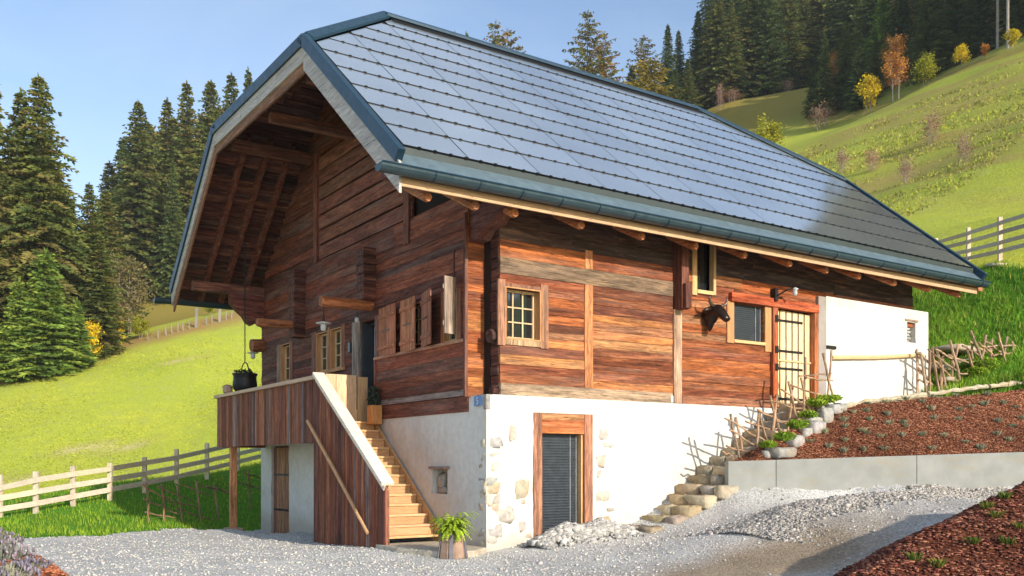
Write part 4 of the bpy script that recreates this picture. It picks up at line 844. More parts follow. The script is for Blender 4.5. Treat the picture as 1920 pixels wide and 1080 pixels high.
p = []; leafball(p, np.array([CX, CY, 4.2]), .33, 160, .06, [(.035, .06, .03), (.06, .09, .05), (.03, .04, .035)], .35); o = leaves('potted_heather', p, M['leaf'], None, (CX, CY, 4.2)); tag(o, 'dark green trailing plant growing in the hanging cauldron', 'plant')
m = MB(); rock(m, (BX, 11.25, 3.74), (.12, .12, .12), (.46, .33, .24), 5, 14); o = m.build('stone_ball', M['stone'], None, True, origin=(BX, 11.25, 3.62)); tag(o, 'round brown stone lying on the balcony rail before the cauldron', 'stone')
# stand with plants beside the glass door
st_ = MB(); st_.box(-.33, -.06, 4.25, 4.5, 2.55, 2.98, (.58, .27, .09)); o = st_.build('wooden_stand', M['pine_z'], None, bevel=.02, origin=(-.2, 4.4, 2.55)); tag(o, 'orange-brown wooden block stand beside the stair head', 'stand')
p = []; leafball(p, np.array([-.2, 4.38, 3.1]), .17, 240, .05, [(.05, .09, .08), (.09, .13, .11), (.04, .06, .05)], .8); leafball(p, np.array([-.2, 4.38, 3.32]), .13, 200, .05, [(.05, .09, .08), (.09, .13, .11), (.10, .09, .05)], .8); o = leaves('succulent', p, M['leaf'], None, (-.2, 4.38, 3.0)); tag(o, 'blue-green leafy plant on the wooden stand beside the glass door', 'plant')
FX, FY = -.98, -.42
P_ = thing('fern_pot', 'slanting brown and grey pot beside the stair foot holding a fern', 'pot', (FX, FY, 0.))
m = MB(); m.lathe((FX, FY, -.03), [(.2, 0), (.26, .02), (.24, .2), (.21, .42), (.2, .44), (.17, .42)], 10, (.34, .22, .15)); m.build('pot', M['pot'], P_)
for k in range(5): a = k*1.257+.3; m = MB(); m.beam((FX+.27*math.cos(a), FY+.27*math.sin(a), -.03), (FX+.2*math.cos(a), FY+.2*math.sin(a), .44), .07, .03, (.16, .15, .17), (math.cos(a), math.sin(a), 0)); m.build('stave', M['pot'], P_)
fv = []
for k in range(170):
    a = rng.uniform(0, 6.28); L_ = rng.uniform(.3, .62); rise = rng.uniform(.2, .75); pts = []
    for s in np.linspace(.05, 1, 12): pts.append(np.array([FX+math.cos(a)*L_*s*.85, FY+math.sin(a)*L_*s*.85, .42+L_*rise*math.sin(s*2.0)-(1-rise)*.28*s*s]))
    cc = np.array([.28, .42, .04])*rng.uniform(.6, 1.35)
    for i in range(11):
        d = pts[i+1]-pts[i]; d /= np.linalg.norm(d); sd = np.cross(d, (0, 0, 1)); sd /= np.linalg.norm(sd)+1e-9; w = .075*(1-i/13)
        for sg in (-1, 1): fv.append((np.array([pts[i], pts[i]+sd*sg*w*.6+d*.0, pts[i]+sd*sg*w+d*.03+[0, 0, -.01], pts[i]+d*.03]), np.tile(cc, (4, 1))))
o = leaves('fern', fv, M['leaf'], None, (FX, FY, .4)); tag(o, 'bright green bushy fern in the pot at the stair foot', 'fern')
# ---------------- stone steps up the long wall, boulders, wattle fences
ORD = ['lowest', 'second', 'third', 'fourth', 'fifth', 'sixth', 'seventh', 'eighth', 'ninth', 'tenth', 'eleventh', 'twelfth', 'thirteenth', 'topmost']
WE = np.array([4.66, -1.72])                    # end of the concrete wall
def step_x(z): return np.interp(z, [.38, .56, .85, 1.10, 1.39, 1.6, 3.05], [3.3, 3.86, 4.3, 4.76, 5.2, 5.5, 8.15])
for i in range(14):
    z = .38+i*(3.05-.38)/13; x = step_x(z); T = thing('stone_step', f'{ORD[i]} rough stone step of the flight along the long wall', 'stone step', (x, -.6, z-.2), 'stone steps up the long wall')
    yy = -.03; w_end = -.95 if i > 4 else -1.05 if i > 3 else -.95-.08*i
    while yy > w_end:
        w = random.uniform(.38, .75); w = min(w, max(.3, yy-w_end)); m = MB()
        rock(m, (x+.3, yy-w/2, z-.13), (.33, w/2+.01, .14), vary(random.choice([(.42, .33, .21), (.40, .35, .28), (.35, .30, .24), (.46, .385, .27)]), .15), i*7+int(-yy*10), 12, .32); m.build('step_block', M['stone'], T, smooth=True); yy -= w
for i, (px, py, w, h) in enumerate([(1462, 850, .42, .13), (1488, 828, .36, .16), (1512, 812, .26, .13), (1527, 803, .3, .17), (1522, 790, .3, .12), (1545, 782, .26, .2), (1562, 768, .3, .12), (1540, 765, .2, .1), (1575, 764, .2, .1), (1440, 853, .2, .1)]):
    dep = 19.85+(1.6*(858-py)/95); c = at(px, py, dep); w *= 1.35; h *= 1.5; m = MB(); rock(m, c, (w*.5, w*.42, h*.62), vary((.33, .325, .305), .15), 200+i, 12, .42); o = m.build('boulder', M['stone'], None, True, origin=c-np.array([0, 0, h*.5])); tag(o, 'pale grey boulder edging the bark mulch bed beside the stone steps', 'boulder', 'boulders beside the stone steps')
WC = (.42, .27, .16)
def wob(p, q, n=5, a=.02):
    p = np.array(p, float); q = np.array(q, float); r = []
    for k in range(n): r.append(p+(q-p)*k/(n-1)+np.array([random.uniform(-a, a), random.uniform(-a, a), random.uniform(-a, a)])*(0 < k < n-1))
    return r
def wattle(label, stakes, rails, loc, col=WC, r=.028):
    T = thing('wattle_fence', label, 'fence', loc)
    for p, q in stakes: m = MB(); m.tube(wob(p, q, 5, .018), [r*1.05, r, r, r*.9, r*.75], 7, vary(col, .2), .08); m.build('stake', M['wood_z'], T)
    for p, q in rails: m = MB(); m.tube(wob(p, q, 6, .03), [r*.75]*5+[r*.5], 7, vary(col, .22), .08); m.build('rail', M['wood_x'], T)
def onY(px, py, y): d = CF+CR*(px-960)/FPX-np.array([0, 0, 1.])*(py-HOR)/FPX; return CAM+d*((y-CAM[1])/d[1])
FYW = -1.1
S1 = [((1370, 776), (1388, 858)), ((1379, 782), (1397, 862)), ((1424, 768), (1418, 846)), ((1424, 775), (1447, 858)), ((1457, 740), (1446, 836)), ((1444, 742), (1470, 838)), ((1478, 715), (1500, 808)), ((1487, 722), (1476, 800)), ((1510, 670), (1506, 785)), ((1502, 708), (1526, 790)), ((1559, 657), (1550, 752)), ((1543, 662), (1566, 752))]
R1 = [((1359, 784), (1442, 832)), ((1368, 806), (1440, 852)), ((1362, 836), (1438, 858)), ((1398, 790), (1475, 812)), ((1420, 768), (1492, 800)), ((1444, 752), (1520, 772)), ((1465, 730), (1525, 768)), ((1482, 722), (1545, 742)), ((1498, 705), (1560, 700)), ((1512, 708), (1562, 714)), ((1495, 772), (1540, 776)), ((1455, 790), (1512, 790)), ((1355, 846), (1380, 862))]
wattle('slanting wattle fence of crooked sticks beside the stone steps', [(onY(*a, FYW+random.uniform(-.06, .06)), onY(*b, FYW+random.uniform(-.03, .03))-np.array([0, 0, .15])) for a, b in S1], [(onY(*a, FYW-.05), onY(*b, FYW+.05)) for a, b in R1], tuple(onY(1450, 858, FYW)))
def dline(px): return np.interp(px, [1700, 1740, 1920], [24.4, 24.8, 27.5])
S2 = [((1719, 655), (1720, 735)), ((1725, 660), (1737, 734)), ((1743, 660), (1742, 738)), ((1748, 650), (1762, 728)), ((1768, 668), (1765, 722)), ((1757, 655), (1775, 722)), ((1786, 662), (1785, 708)), ((1781, 638), (1800, 705)), ((1797, 645), (1784, 695)), ((1813, 655), (1830, 700)), ((1823, 648), (1822, 692)), ((1820, 620), (1850, 690)), ((1848, 628), (1838, 680)), ((1860, 635), (1855, 680)), ((1855, 650), (1866, 688)), ((1871, 623), (1886, 672)), ((1889, 632), (1880, 672)), ((1897, 640), (1903, 668))]
R2 = [((1716, 660), (1760, 690)), ((1722, 690), (1748, 720)), ((1740, 655), (1800, 700)), ((1750, 675), (1790, 712)), ((1754, 655), (1800, 680)), ((1778, 665), (1838, 690)), ((1804, 648), (1840, 668)), ((1818, 640), (1850, 660)), ((1835, 642), (1862, 665)), ((1850, 650), (1905, 648)), ((1845, 640), (1895, 668)), ((1862, 668), (1906, 660)), ((1724, 712), (1750, 722)), ((1795, 700), (1836, 704))]
wattle('tangled wattle fence of crooked sticks past the white wall', [(at(*a, dline(a[0])+random.uniform(-.2, .2)), at(*b, dline(a[0]))-np.array([0, 0, .12])) for a, b in S2], [(at(*a, dline(a[0])-.06), at(*b, dline(b[0])+.06)) for a, b in R2], tuple(at(1800, 715, 25.5)), (.42, .28, .18), .036)
def dl3(px): return np.interp(px, [260, 500], [26.2, 30.5])
S3 = [((274, 905), (280, 983)), ((304, 907), (310, 987)), ((332, 910), (345, 985)), ((368, 902), (377, 982)), ((402, 908), (412, 978)), ((466, 880), (470, 950)), ((438, 895), (444, 960))]
R3 = [((268, 908), (330, 948)), ((295, 912), (365, 942)), ((270, 936), (335, 964)), ((306, 930), (375, 956)), ((335, 908), (395, 930)), ((372, 910), (430, 922)), ((330, 955), (400, 976)), ((272, 960), (330, 972)), ((440, 900), (490, 918)), ((455, 885), (492, 898)), ((388, 912), (450, 930))]
wattle('low wattle fence of thin sticks on the lawn behind the balcony post', [(at(*a, dl3(a[0])), at(*b, dl3(a[0]))-np.array([0, 0, .1])) for a, b in S3], [(at(*a, dl3(a[0])-.05), at(*b, dl3(b[0])+.05)) for a, b in R3], tuple(at(345, 985, 27.5)), (.30, .18, .11), .032)
# rail fences of sawn boards
def rail_fence(label, tops, bots, deps, lines, loc, thick, hgt, col):
    T = thing('rail_fence', label, 'fence', loc)
    for (tx, ty_), (bx, by), d in zip(tops, bots, deps): m = MB(); a = at(bx, by, d)-np.array([0, 0, .25]); b = at(tx, ty_, d); b = np.array([a[0], a[1], b[2]]); m.beam(a, b, .13, .10, vary(col, .18), CF); m.build('post', M['pine_z'], T, bevel=.006)
    for ln in lines:
        for (x0, y0_, d0), (x1, y1_, d1) in zip(ln[:-1], ln[1:]): m = MB(); m.beam(at(x0, y0_, d0-.09), at(x1+1.5, y1_, d1-.09), thick, hgt, vary(col, .16)); m.build('rail', M['pine_x'], T, bevel=.005)
px_ = [-70, 0, 67, 137, 206, 271, 331, 388, 446, 500]; dp_ = [25, 25.5, 26.2, 27, 28.2, 29.7, 31.2, 32.8, 34.4, 36]
tp = [900, 890, 884, 874, 868, 857, 842, 831, 815, 805]; bt = [985, 972, 966, 947, 936, 922, 910, 897, 884, 872]
def rl(ys): return [(x, y, d) for x, y, d in zip(px_, ys, dp_)]
rail_fence('pale three-rail wooden fence along the meadow left of the chalet', list(zip(px_, tp)), list(zip(px_, bt)), dp_, [rl([928, 915, 900, 889, 879, 868, 858, 845, 832, 820]), rl([946, 934, 922, 910, 899, 888, 876, 864, 851, 838]), rl([966, 955, 944, 931, 918, 906, 894, 880, 866, 852])], tuple(at(200, 940, 28)), .05, .15, (.62, .51, .38))
px2 = [1755, 1816, 1875, 1945]; d2 = [36.5, 34, 31.3, 29]
rail_fence('grey four-rail wooden fence on the slope right of the chalet', [(1755, 447), (1816, 427), (1875, 407), (1945, 385)], [(1755, 500), (1816, 492), (1875, 487), (1945, 470)], d2, [[(x, y, d) for x, y, d in zip(px2, ys, d2)] for ys in ([455, 437, 418, 396], [468, 453, 436, 416], [482, 470, 455, 436], [492, 484, 471, 453])], tuple(at(1860, 490, 32)), .05, .13, (.55, .44, .35))
# fence stakes far off at the top of the left meadow
for i, (px, y0_, y1_) in enumerate([(165, 640, 668), (278, 622, 634), (296, 618, 630), (312, 612, 626), (322, 609, 622), (333, 606, 619), (344, 604, 616), (355, 600, 613), (368, 577, 607), (388, 594, 606), (398, 590, 602), (412, 578, 598), (424, 584, 594), (434, 582, 592)]):
    d = np.interp(px, [160, 440], [91, 101]); a = at(px, y1_+1, d); b = at(px+random.uniform(-1.5, 1.5), y0_, d); w = .26 if px in (368, 412, 165) else .10
    m = MB(); m.beam(a-np.array([0, 0, .5]), b, w, w*.8, vary((.28, .26, .22), .15), CF); o = m.build('fence_stake', M['pine_z'], None, origin=a); tag(o, 'small weathered stake of the far fence along the top of the left meadow', 'fence stake', 'stakes of the far meadow fence')
# ---------------- concrete wall, mulch beds and their plants
CW = thing('concrete_wall', 'low pale concrete retaining wall in front of the bark mulch bed', 'wall', (W0[0], W0[1], 1.))
L_ = np.linalg.norm(W1-W0); cuts = [0, 1.05, 4.2, L_]
for a, b in zip(cuts[:-1], cuts[1:]):
    m = MB(); p = W0+wd*(a+.004); q = W0+wd*(b-.004); zt = lambda s: 1.71+.2*s/6.5
    m.add([(x[0]+wn[0]*w, x[1]+wn[1]*w, z) for x, s in ((p, a), (q, b)) for w in (0, .22) for z in (.3, zt(s))], MB.BF, (1, 1, 1)); m.build('wall_section', M['concrete'], CW, bevel=.012)
def patch(name, f0, f1, g0, g1, nu, nv, bulge, amp, seed, kind='structure', mat='mulch'):
    u, v = np.meshgrid(np.linspace(0, 1, nu), np.linspace(0, 1, nv)); u = u[..., None]; v = v[..., None]
    P = (f0*(1-u)+f1*u)*(1-v)+(g0*(1-u)+g1*u)*v; P[..., 2] += bulge*np.sin(v[..., 0]*math.pi)*np.sin(np.clip(u[..., 0], .02, .98)*math.pi)**.3+amp*vn(P[..., 0], P[..., 1], 5, seed)
    i = np.arange(nu*nv).reshape(nv, nu); F = np.stack([i[:-1, :-1], i[:-1, 1:], i[1:, 1:], i[1:, :-1]], -1).reshape(-1, 4); P = P.reshape(-1, 3)
    o = np_mesh(name, P, F, (1, 1, 1), M[mat], smooth=True); o['kind'] = kind; return P, F
def v3(p, z): return np.array([p[0], p[1], z])
wtop = lambda s: 1.71+.2*s/6.5
BA = v3(W0+wd*.15+wn*.2, wtop(0)-.02); BB = v3(W0+wd*L_+wn*.2, wtop(L_)-.02)
BC = at(1578, 762, 21.6); BD = at(2080, 716, 25.2)
bedP, bedF = patch('mulch_bed', BA, BB, BC, BD, 90, 50, .1, .03, 61)
def chips(P, F, cnt, name, label, cols=((.27, .10, .052), (.19, .065, .035), (.38, .18, .10), (.12, .045, .026)), size=.024, keep=None):
    p = sample_faces(P, F, cnt, keep); c = np.array(cols)[rng.integers(0, len(cols), cnt)]*rng.uniform(.7, 1.3, (cnt, 1))*(1+.28*vn(p[:, 0], p[:, 1], 1.6, 12))[:, None]
    v, f, c = stones(p+[0, 0, .008], rng.uniform(.5, 1.3, cnt)*size, c, (1, .35, .22), .25); o = np_mesh(name, v, f, c, M['chip']); tag(o, label, 'mulch', kind='stuff')
chips(bedP, bedF, 34000, 'bark_chips', 'red-brown bark chips covering the bed above the concrete wall')
def tuft(name, label, group, c, r, h, n, cols, cat='plant', w=.012):
    a = rng.uniform(0, 6.28, n); rr = r*np.sqrt(rng.random(n)); P = np.stack([c[0]+np.cos(a)*rr*.4, c[1]+np.sin(a)*rr*.4, np.full(n, c[2]-.01)], 1)
    tip = np.stack([c[0]+np.cos(a)*rr*1.25, c[1]+np.sin(a)*rr*1.25, c[2]+h*rng.uniform(.45, 1, n)], 1); d = np.stack([-np.sin(a), np.cos(a), 0*a], 1)*w; mid = (P+tip)/2+[0, 0, .02]
    v = np.stack([P, mid-d, tip, mid+d], 1).reshape(-1, 3); cc = np.repeat(np.array(cols)[rng.integers(0, len(cols), n)]*rng.uniform(.7, 1.3, (n, 1)), 4, 0)
    o = np_mesh(name, v, np.arange(4*n).reshape(-1, 4), cc, M['leaf'], None, False, c); tag(o, label, cat, group); return o
SEED = [(.36, .39, .29), (.46, .46, .37), (.25, .31, .20)]
def bed_at(px, py):
    """ground of the mulch bed under a photo position"""
    qx, qy, w = pix(bedP); i = np.argmin((qx-px)**2+(qy-py)**2); return bedP[i]
protos = None
spots = [(1628, 758), (1660, 752), (1700, 748), (1745, 742), (1790, 745), (1850, 742), (1600, 775), (1625, 772), (1663, 780), (1695, 795), (1745, 770), (1797, 770), (1845, 762), (1880, 757), (1905, 765), (1580, 790), (1630, 788), (1583, 803), (1618, 812), (1665, 795), (1700, 802), (1750, 788), (1798, 790), (1870, 790), (1912, 785), (1548, 815), (1585, 830), (1625, 815), (1652, 822), (1690, 820), (1730, 820), (1770, 818), (1808, 830), (1868, 815), (1900, 800), (1520, 832), (1552, 840), (1582, 848), (1620, 845), (1660, 845), (1748, 845), (1840, 842), (1893, 830), (1730, 755), (1820, 765)]
for i, (px, py) in enumerate(spots):
    c = bed_at(px, py); tuft('seedling', 'small grey-green seedling planted in the bark mulch bed above the concrete wall', 'seedlings in the upper mulch bed', c, random.uniform(.10, .15), random.uniform(.09, .16), 46, SEED)
# right foreground mound (in shade, facing the driveway)
MA = at(1560, 1100, 7.6); MBp = at(1935, 908, 9.2); MC = at(2300, 830, 10.5)
mp = [np.array([-3.6, -11.6, -.1]), ]
def mound_patch():
    e = [at(1380, 1240, 6.2), at(1500, 1152, 7.0), at(1600, 1083, 7.9), at(1700, 1022, 8.5), at(1800, 968, 9.1), at(1920, 908, 9.8), at(2060, 838, 10.6), at(2300, 740, 11.5)]
    nu, nv = 120, 40; P = np.zeros((nv, nu, 3)); tt = np.linspace(0, 1, nu)*(len(e)-1); k = np.minimum(tt.astype(int), len(e)-2); fr = (tt-k)[:, None]; E_ = np.array(e); crest = E_[k]*(1-fr)+E_[k+1]*fr
    for j in range(nv):
        v = j/(nv-1)*2-1
        w = -v*2.6 if v < 0 else -v*1.7
        off = CF*(-w) if False else np.array([CF[0], CF[1], 0])*(v*2.4)
        P[j] = crest+off; h = crest[:, 2]-tz(P[j][:, 0], P[j][:, 1])+.1
        P[j][:, 2] = crest[:, 2]-(np.abs(v)**1.35)*(h if v > 0 else .95*np.maximum(crest[:, 2], .3)) if v > 0 else crest[:, 2]-np.abs(v)**1.2*.9
    P[..., 2] += .03*vn(P[..., 0], P[..., 1], 4, 77)
    i = np.arange(nu*nv).reshape(nv, nu); F = np.stack([i[:-1, :-1], i[:-1, 1:], i[1:, 1:], i[1:, :-1]], -1).reshape(-1, 4); P = P.reshape(-1, 3)
    o = np_mesh('mulch_mound', P, F, (1, 1, 1), M['mulch'], smooth=True); o['kind'] = 'structure'; return P, F
moP, moF = mound_patch()
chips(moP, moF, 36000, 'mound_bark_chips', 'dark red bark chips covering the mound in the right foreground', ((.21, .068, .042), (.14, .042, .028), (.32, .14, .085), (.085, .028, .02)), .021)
def mo_at(px, py): qx, qy, w = pix(moP); i = np.argmin((qx-px)**2+(qy-py)**2+w*3); return moP[i]
for px, py in [(1810, 985), (1885, 935), (1755, 1000), (1700, 1040), (1760, 1065), (1715, 1055), (1824, 1022), (1890, 1020), (1915, 990), (1645, 1072), (1870, 975), (1850, 955)]:
    tuft('mound_plant', 'little yellow-green plant growing in the dark bark mulch mound', 'plants on the mulch mound', mo_at(px, py), .10, .09, 36, [(.16, .22, .04), (.26, .24, .06), (.08, .16, .03)], w=.009)
c = mo_at(1780, 993); p = []; leafball(p, c+np.array([0, 0, .05]), .035, 26, .022, [(.03, .05, .5)], 1.); o = leaves('blue_flower', p, M['leaf'], None, c); tag(o, 'single deep blue flower on the mulch mound crest', 'flower')
# left foreground: lavender in a small mulch corner
LA = [at(-260, 1180, 9.), at(135, 1085, 12.), at(-200, 1040, 12.6), at(60, 1038, 13.6)]
laP, laF = patch('lavender_bed', *[q+np.array([0, 0, -.02]) for q in LA], 40, 30, .12, .02, 81)
chips(laP, laF, 3500, 'lavender_bed_chips', 'orange-red bark chips under the lavender in the left foreground', ((.40, .13, .06), (.28, .085, .04), (.46, .2, .1)), .03)
def lavender(c, r, h, lab):
    T = thing('lavender', lab, 'lavender', tuple(c), 'lavender bushes in the left foreground'); n = 420
    a = rng.uniform(0, 6.28, n); q = np.sqrt(rng.random(n)); lean = q*r; base = np.stack([c[0]+np.cos(a)*lean*.4, c[1]+np.sin(a)*lean*.4, np.full(n, c[2])], 1); hh = h*(1-.35*q**2)*rng.uniform(.65, 1.05, n); tip = np.stack([c[0]+np.cos(a)*lean, c[1]+np.sin(a)*lean, c[2]+hh], 1); d = np.stack([-np.sin(a), np.cos(a), 0*a], 1)*.007
    v = np.stack([base-d, base+d, tip+d*.5, tip-d*.5], 1).reshape(-1, 3); np_mesh('stems', v, np.arange(4*n).reshape(-1, 4), np.repeat(np.array([.42, .43, .36])*rng.uniform(.6, 1.2, (n, 1)), 4, 0), M['leaf'], T)
    k = rng.random(n) < .2; t_ = tip[k]; v, f, cc = stones(t_, rng.uniform(.008, .013, len(t_)), np.array([.34, .30, .40])*rng.uniform(.6, 1.5, (len(t_), 1)), (1, 1, 2.6), .2); fl = np_mesh('flowers', v, f, cc, M['leaf'], T); fl['kind'] = 'stuff'
    pp = []; leafball(pp, np.array([c[0], c[1], c[2]+h*.35]), r*.75, 380, .05, [(.38, .40, .33), (.44, .45, .39), (.28, .31, .23)], .7); leaves('foliage', pp, M['leaf'], T)
for px, py, d, r, h, lab in [(2, 1058, 12.6, .42, .42, 'big grey lavender bush at the left frame edge'), (55, 1072, 12.3, .28, .28, 'small lavender bush nearest the gravel in the left foreground'), (20, 1085, 11.2, .34, .3, 'low lavender bush at the bottom left corner'), (-14, 1030, 14.2, .42, .4, 'rear lavender bush in front of the lawn at the left')]: lavender(at(px, py, d)-np.array([0, 0, .1]), r, h, lab)
# gravel heaps
def heap(name, label, line, hw, hh, cnt, size, cols, cat='gravel heap'):
    a, b = np.array(line[0][:2]), np.array(line[1][:2]); t_ = rng.random(cnt); w = rng.normal(0, .38, cnt)*(1+.45*np.sin(t_*9+1)*np.cos(t_*23)); d = (b-a)/np.linalg.norm(b-a); nn_ = np.array([-d[1], d[0]])
    p = a+(b-a)*t_[:, None]+nn_*(w*hw)[:, None]; e = np.sin(np.clip(t_, .03, .97)*math.pi)**.5; top = hh*e*np.exp(-(w/.55)**2)*(1+.45*vn(p[:, 0], p[:, 1], 3, 5))
    z = ground(p[:, 0], p[:, 1])+top*np.sqrt(rng.uniform(.55, 1, cnt)); c = np.array(cols)[rng.integers(0, len(cols), cnt)]*rng.uniform(.6, 1.3, (cnt, 1))
    v1, f1, c1 = stones(np.stack([p[:, 0], p[:, 1], z], 1), np.minimum(rng.gamma(1.1, size/1.1, cnt)+.008, size*6), c, (1, .8, .7), .42)
    # body under the stones
    nu, nv = 60, 30; uu, vv = np.meshgrid(np.linspace(0, 1, nu), np.linspace(-1.3, 1.3, nv)); bp = a+(b-a)*uu[..., None]+nn_*(vv*hw)[..., None]; bz = ground(bp[..., 0], bp[..., 1])-.09+hh*np.sin(np.clip(uu, .0, 1)*math.pi)**.5*np.exp(-(vv/.55)**2)*(1+.45*vn(bp[..., 0], bp[..., 1], 3, 5))
    i = np.arange(nu*nv).reshape(nv, nu); F2 = np.stack([i[:-1, :-1], i[:-1, 1:], i[1:, 1:], i[1:, :-1]], -1).reshape(-1, 4)+len(v1)
    V = np.vstack([v1, np.concatenate([bp, bz[..., None]], -1).reshape(-1, 3)]); o = np_mesh(name, V, np.vstack([f1, F2]), np.vstack([c1, np.tile(np.array(cols[0])*.8, (nu*nv, 1))]), M['chip'], None, False, (a[0], a[1], 0)); tag(o, label, cat); return o
heap('gravel_heap', 'heap of pale crushed stone spilled in front of the cellar door', ((.7, -.55), (3.1, -.42)), .46, .36, 9000, .011, [(.44, .425, .39), (.37, .36, .34), (.50, .475, .43)])
heap('rubble_heap', 'long low bank of brownish rubble between the driveway and the mulch mound', (ground_at(1380, 1003), ground_at(1900, 925)), 1.2, .11, 34000, .006, [(.44, .40, .35), (.40, .38, .35), (.49, .45, .395), (.35, .32, .28)], 'rubble heap')
# edging stones above the bed, plank edges on lawn
for i, (p0, p1, d0, d1) in enumerate([((1585, 758), (1735, 738), 21.6, 23.4), ((1740, 737), (1850, 722), 23.5, 24.6), ((1855, 722), (1960, 712), 24.6, 25.4)]):
    a = at(*p0, d0); b = at(*p1, d1); m = MB(); n_ = 8
    for k in range(1): m.tube([a+(b-a)*s+np.array([0, 0, random.uniform(-.03, .015)-.02]) for s in np.linspace(0, 1, 14)], [random.uniform(.045, .075) for _ in range(14)], 8, vary((.46, .40, .30), .1), .15)
    o = m.build('stone_edging', M['stone'], None, origin=a); tag(o, ['stone edging at the foot of the white wall above the mulch bed', 'stone edging between the mulch bed and the wattle fence', 'stone edging of the mulch bed below the green bank'][i], 'edging')
# green plants between the steps and the fence
for i, (px, py, d, r, h) in enumerate([(1470, 822, 19.6, .3, .22), (1495, 800, 20., .3, .24), (1515, 780, 20.5, .26, .2), (1545, 752, 21.2, .42, .22), (1530, 758, 21., .3, .2), (1440, 835, 19.4, .22, .16), (1560, 748, 21.4, .25, .16), (1840, 690, 26.2, .5, .4), (1828, 700, 26, .35, .25)]):
    c = at(px, py, d)-np.array([0, 0, .03]); p = []; leafball(p, c+np.array([0, 0, h*.35]), r*(.9 if i < 7 else 1), 420 if i < 7 else 1300, .042 if i < 7 else .05, [(.20, .33, .028), (.28, .42, .045), (.12, .22, .022)], h/r*.5)
    o = leaves('groundcover_plant', p, M['leaf'], None, c); tag(o, 'leafy green plant beside the stone steps' if i < 7 else 'yellow-green leafy plant by the tangled wattle fence', 'plant', 'green plants beside the stone steps' if i < 7 else 'green plants by the far wattle fence')
# rocks and stone steps past the white wall
for i, (px, py, d, w, h) in enumerate([(1790, 655, 27.2, 1.5, .18), (1760, 690, 26.2, .8, .14), (1810, 680, 27., .7, .16), (1775, 712, 25.6, .6, .12), (1868, 500, 31, .9, .12)]):
    c = at(px, py, d); m = MB(); rock(m, c, (w*.5, w*.35, h*.6), vary((.46, .40, .32), .15), 300+i, 12); o = m.build('flat_rock', M['stone'], None, True, origin=c); tag(o, ['longest flat rock behind the tangled wattle fence', 'flat rock behind the near end of the tangled wattle fence', 'flat rock in the middle of the tangled wattle fence', 'low flat rock by the foot of the tangled wattle fence', 'pale rock lying below the four-rail fence'][i], 'rock')
# ------------------------------------------------------------------ TREES
def spruce_mesh(seed, Ht=25., Rr=3.6, dens=1., start=.06, droop=.35, cols=((.055, .075, .02), (.08, .095, .024), (.035, .055, .017)), gapw=.46, power=.85, airy=0., spray=1.):
    g = np.random.default_rng(seed); V = []; C = []; z = Ht*start; az0 = 0
    while z < Ht*.985:
        t_ = z/Ht; R0 = (Rr*(1-t_)**power*(.95 if t_ > .15 else .75+t_)+.12)*g.uniform(.76, 1.16); nb = max(4, int((5+5.5*(1-t_))*dens)); az0 += g.uniform(.3, 1.2)
        if t_ > .1 and g.random() < .05: z += gapw*.6; continue
        for b in range(nb):
            if g.random() < airy: continue
            az = az0+2*math.pi*b/nb+g.uniform(-.3, .3); R1 = R0*g.uniform(.62, 1.12); k = max(3, int(R1/.34)); bc = np.array(cols[g.integers(0, len(cols))])*g.uniform(.65, 1.35)
            dv = np.array([math.cos(az), math.sin(az), 0]); sv = np.array([-dv[1], dv[0], 0]); zz = z+g.uniform(-.2, .2); rise = g.uniform(.0, .2)+.35*t_
            for i in range(k):
                s = (i+.6+g.uniform(-.3, .3))/k; p = dv*R1*s+np.array([0, 0, zz+R1*(rise*s-droop*s*s)])
                for q in range(6):
                    sd = (-1, 1)[q % 2]; L = (.30+.5*R1*.28*(1-.55*s))*g.uniform(.7, 1.35)*spray; dr = dv*g.uniform(.35, 1.)+sv*sd*g.uniform(.25, 1.)+np.array([0, 0, g.uniform(-.55, .12)]); dr /= np.linalg.norm(dr)
                    wv = np.cross(dr, [g.uniform(-1.3, 1.3), g.uniform(-1.3, 1.3), g.uniform(-.3, 1)]); wv /= np.linalg.norm(wv)+1e-9; ww = .085*g.uniform(.7, 1.4)*spray
                    V += [p, p+dr*L*.5+wv*ww, p+dr*L, p+dr*L*.5-wv*ww]; C += [bc*g.uniform(.8, 1.2)]*4
        z += gapw*(1.1-.5*t_)*g.uniform(.8, 1.2)
    for q in range(14):
        a = g.uniform(0, 6.28); h0 = Ht*g.uniform(.955, .99); dr = np.array([math.cos(a)*.3, math.sin(a)*.3, 1]); p = np.array([0, 0, h0]); w = np.array([-math.sin(a), math.cos(a), 0])*.07; V += [p, p+dr*.25+w, p+dr*.6, p+dr*.25-w]; C += [np.array(cols[0])]*4
    V = np.array(V); me_o = np_mesh('crown', V, np.arange(len(V)).reshape(-1, 4), np.array(C), M['needle']); COL.objects.unlink(me_o); me = me_o.data; bpy.data.objects.remove(me_o)
    m = MB(); m.tube([(0, 0, -1.5), (0, 0, Ht*.25), (.05, 0, Ht*.6), (0, 0, Ht*.97)], [Ht*.014, Ht*.011, Ht*.006, .02], 8, (.14, .10, .075)); o = m.build('trunk', M['bark']); tm = o.data; COL.objects.unlink(o); bpy.data.objects.remove(o)
    return me, tm, Ht
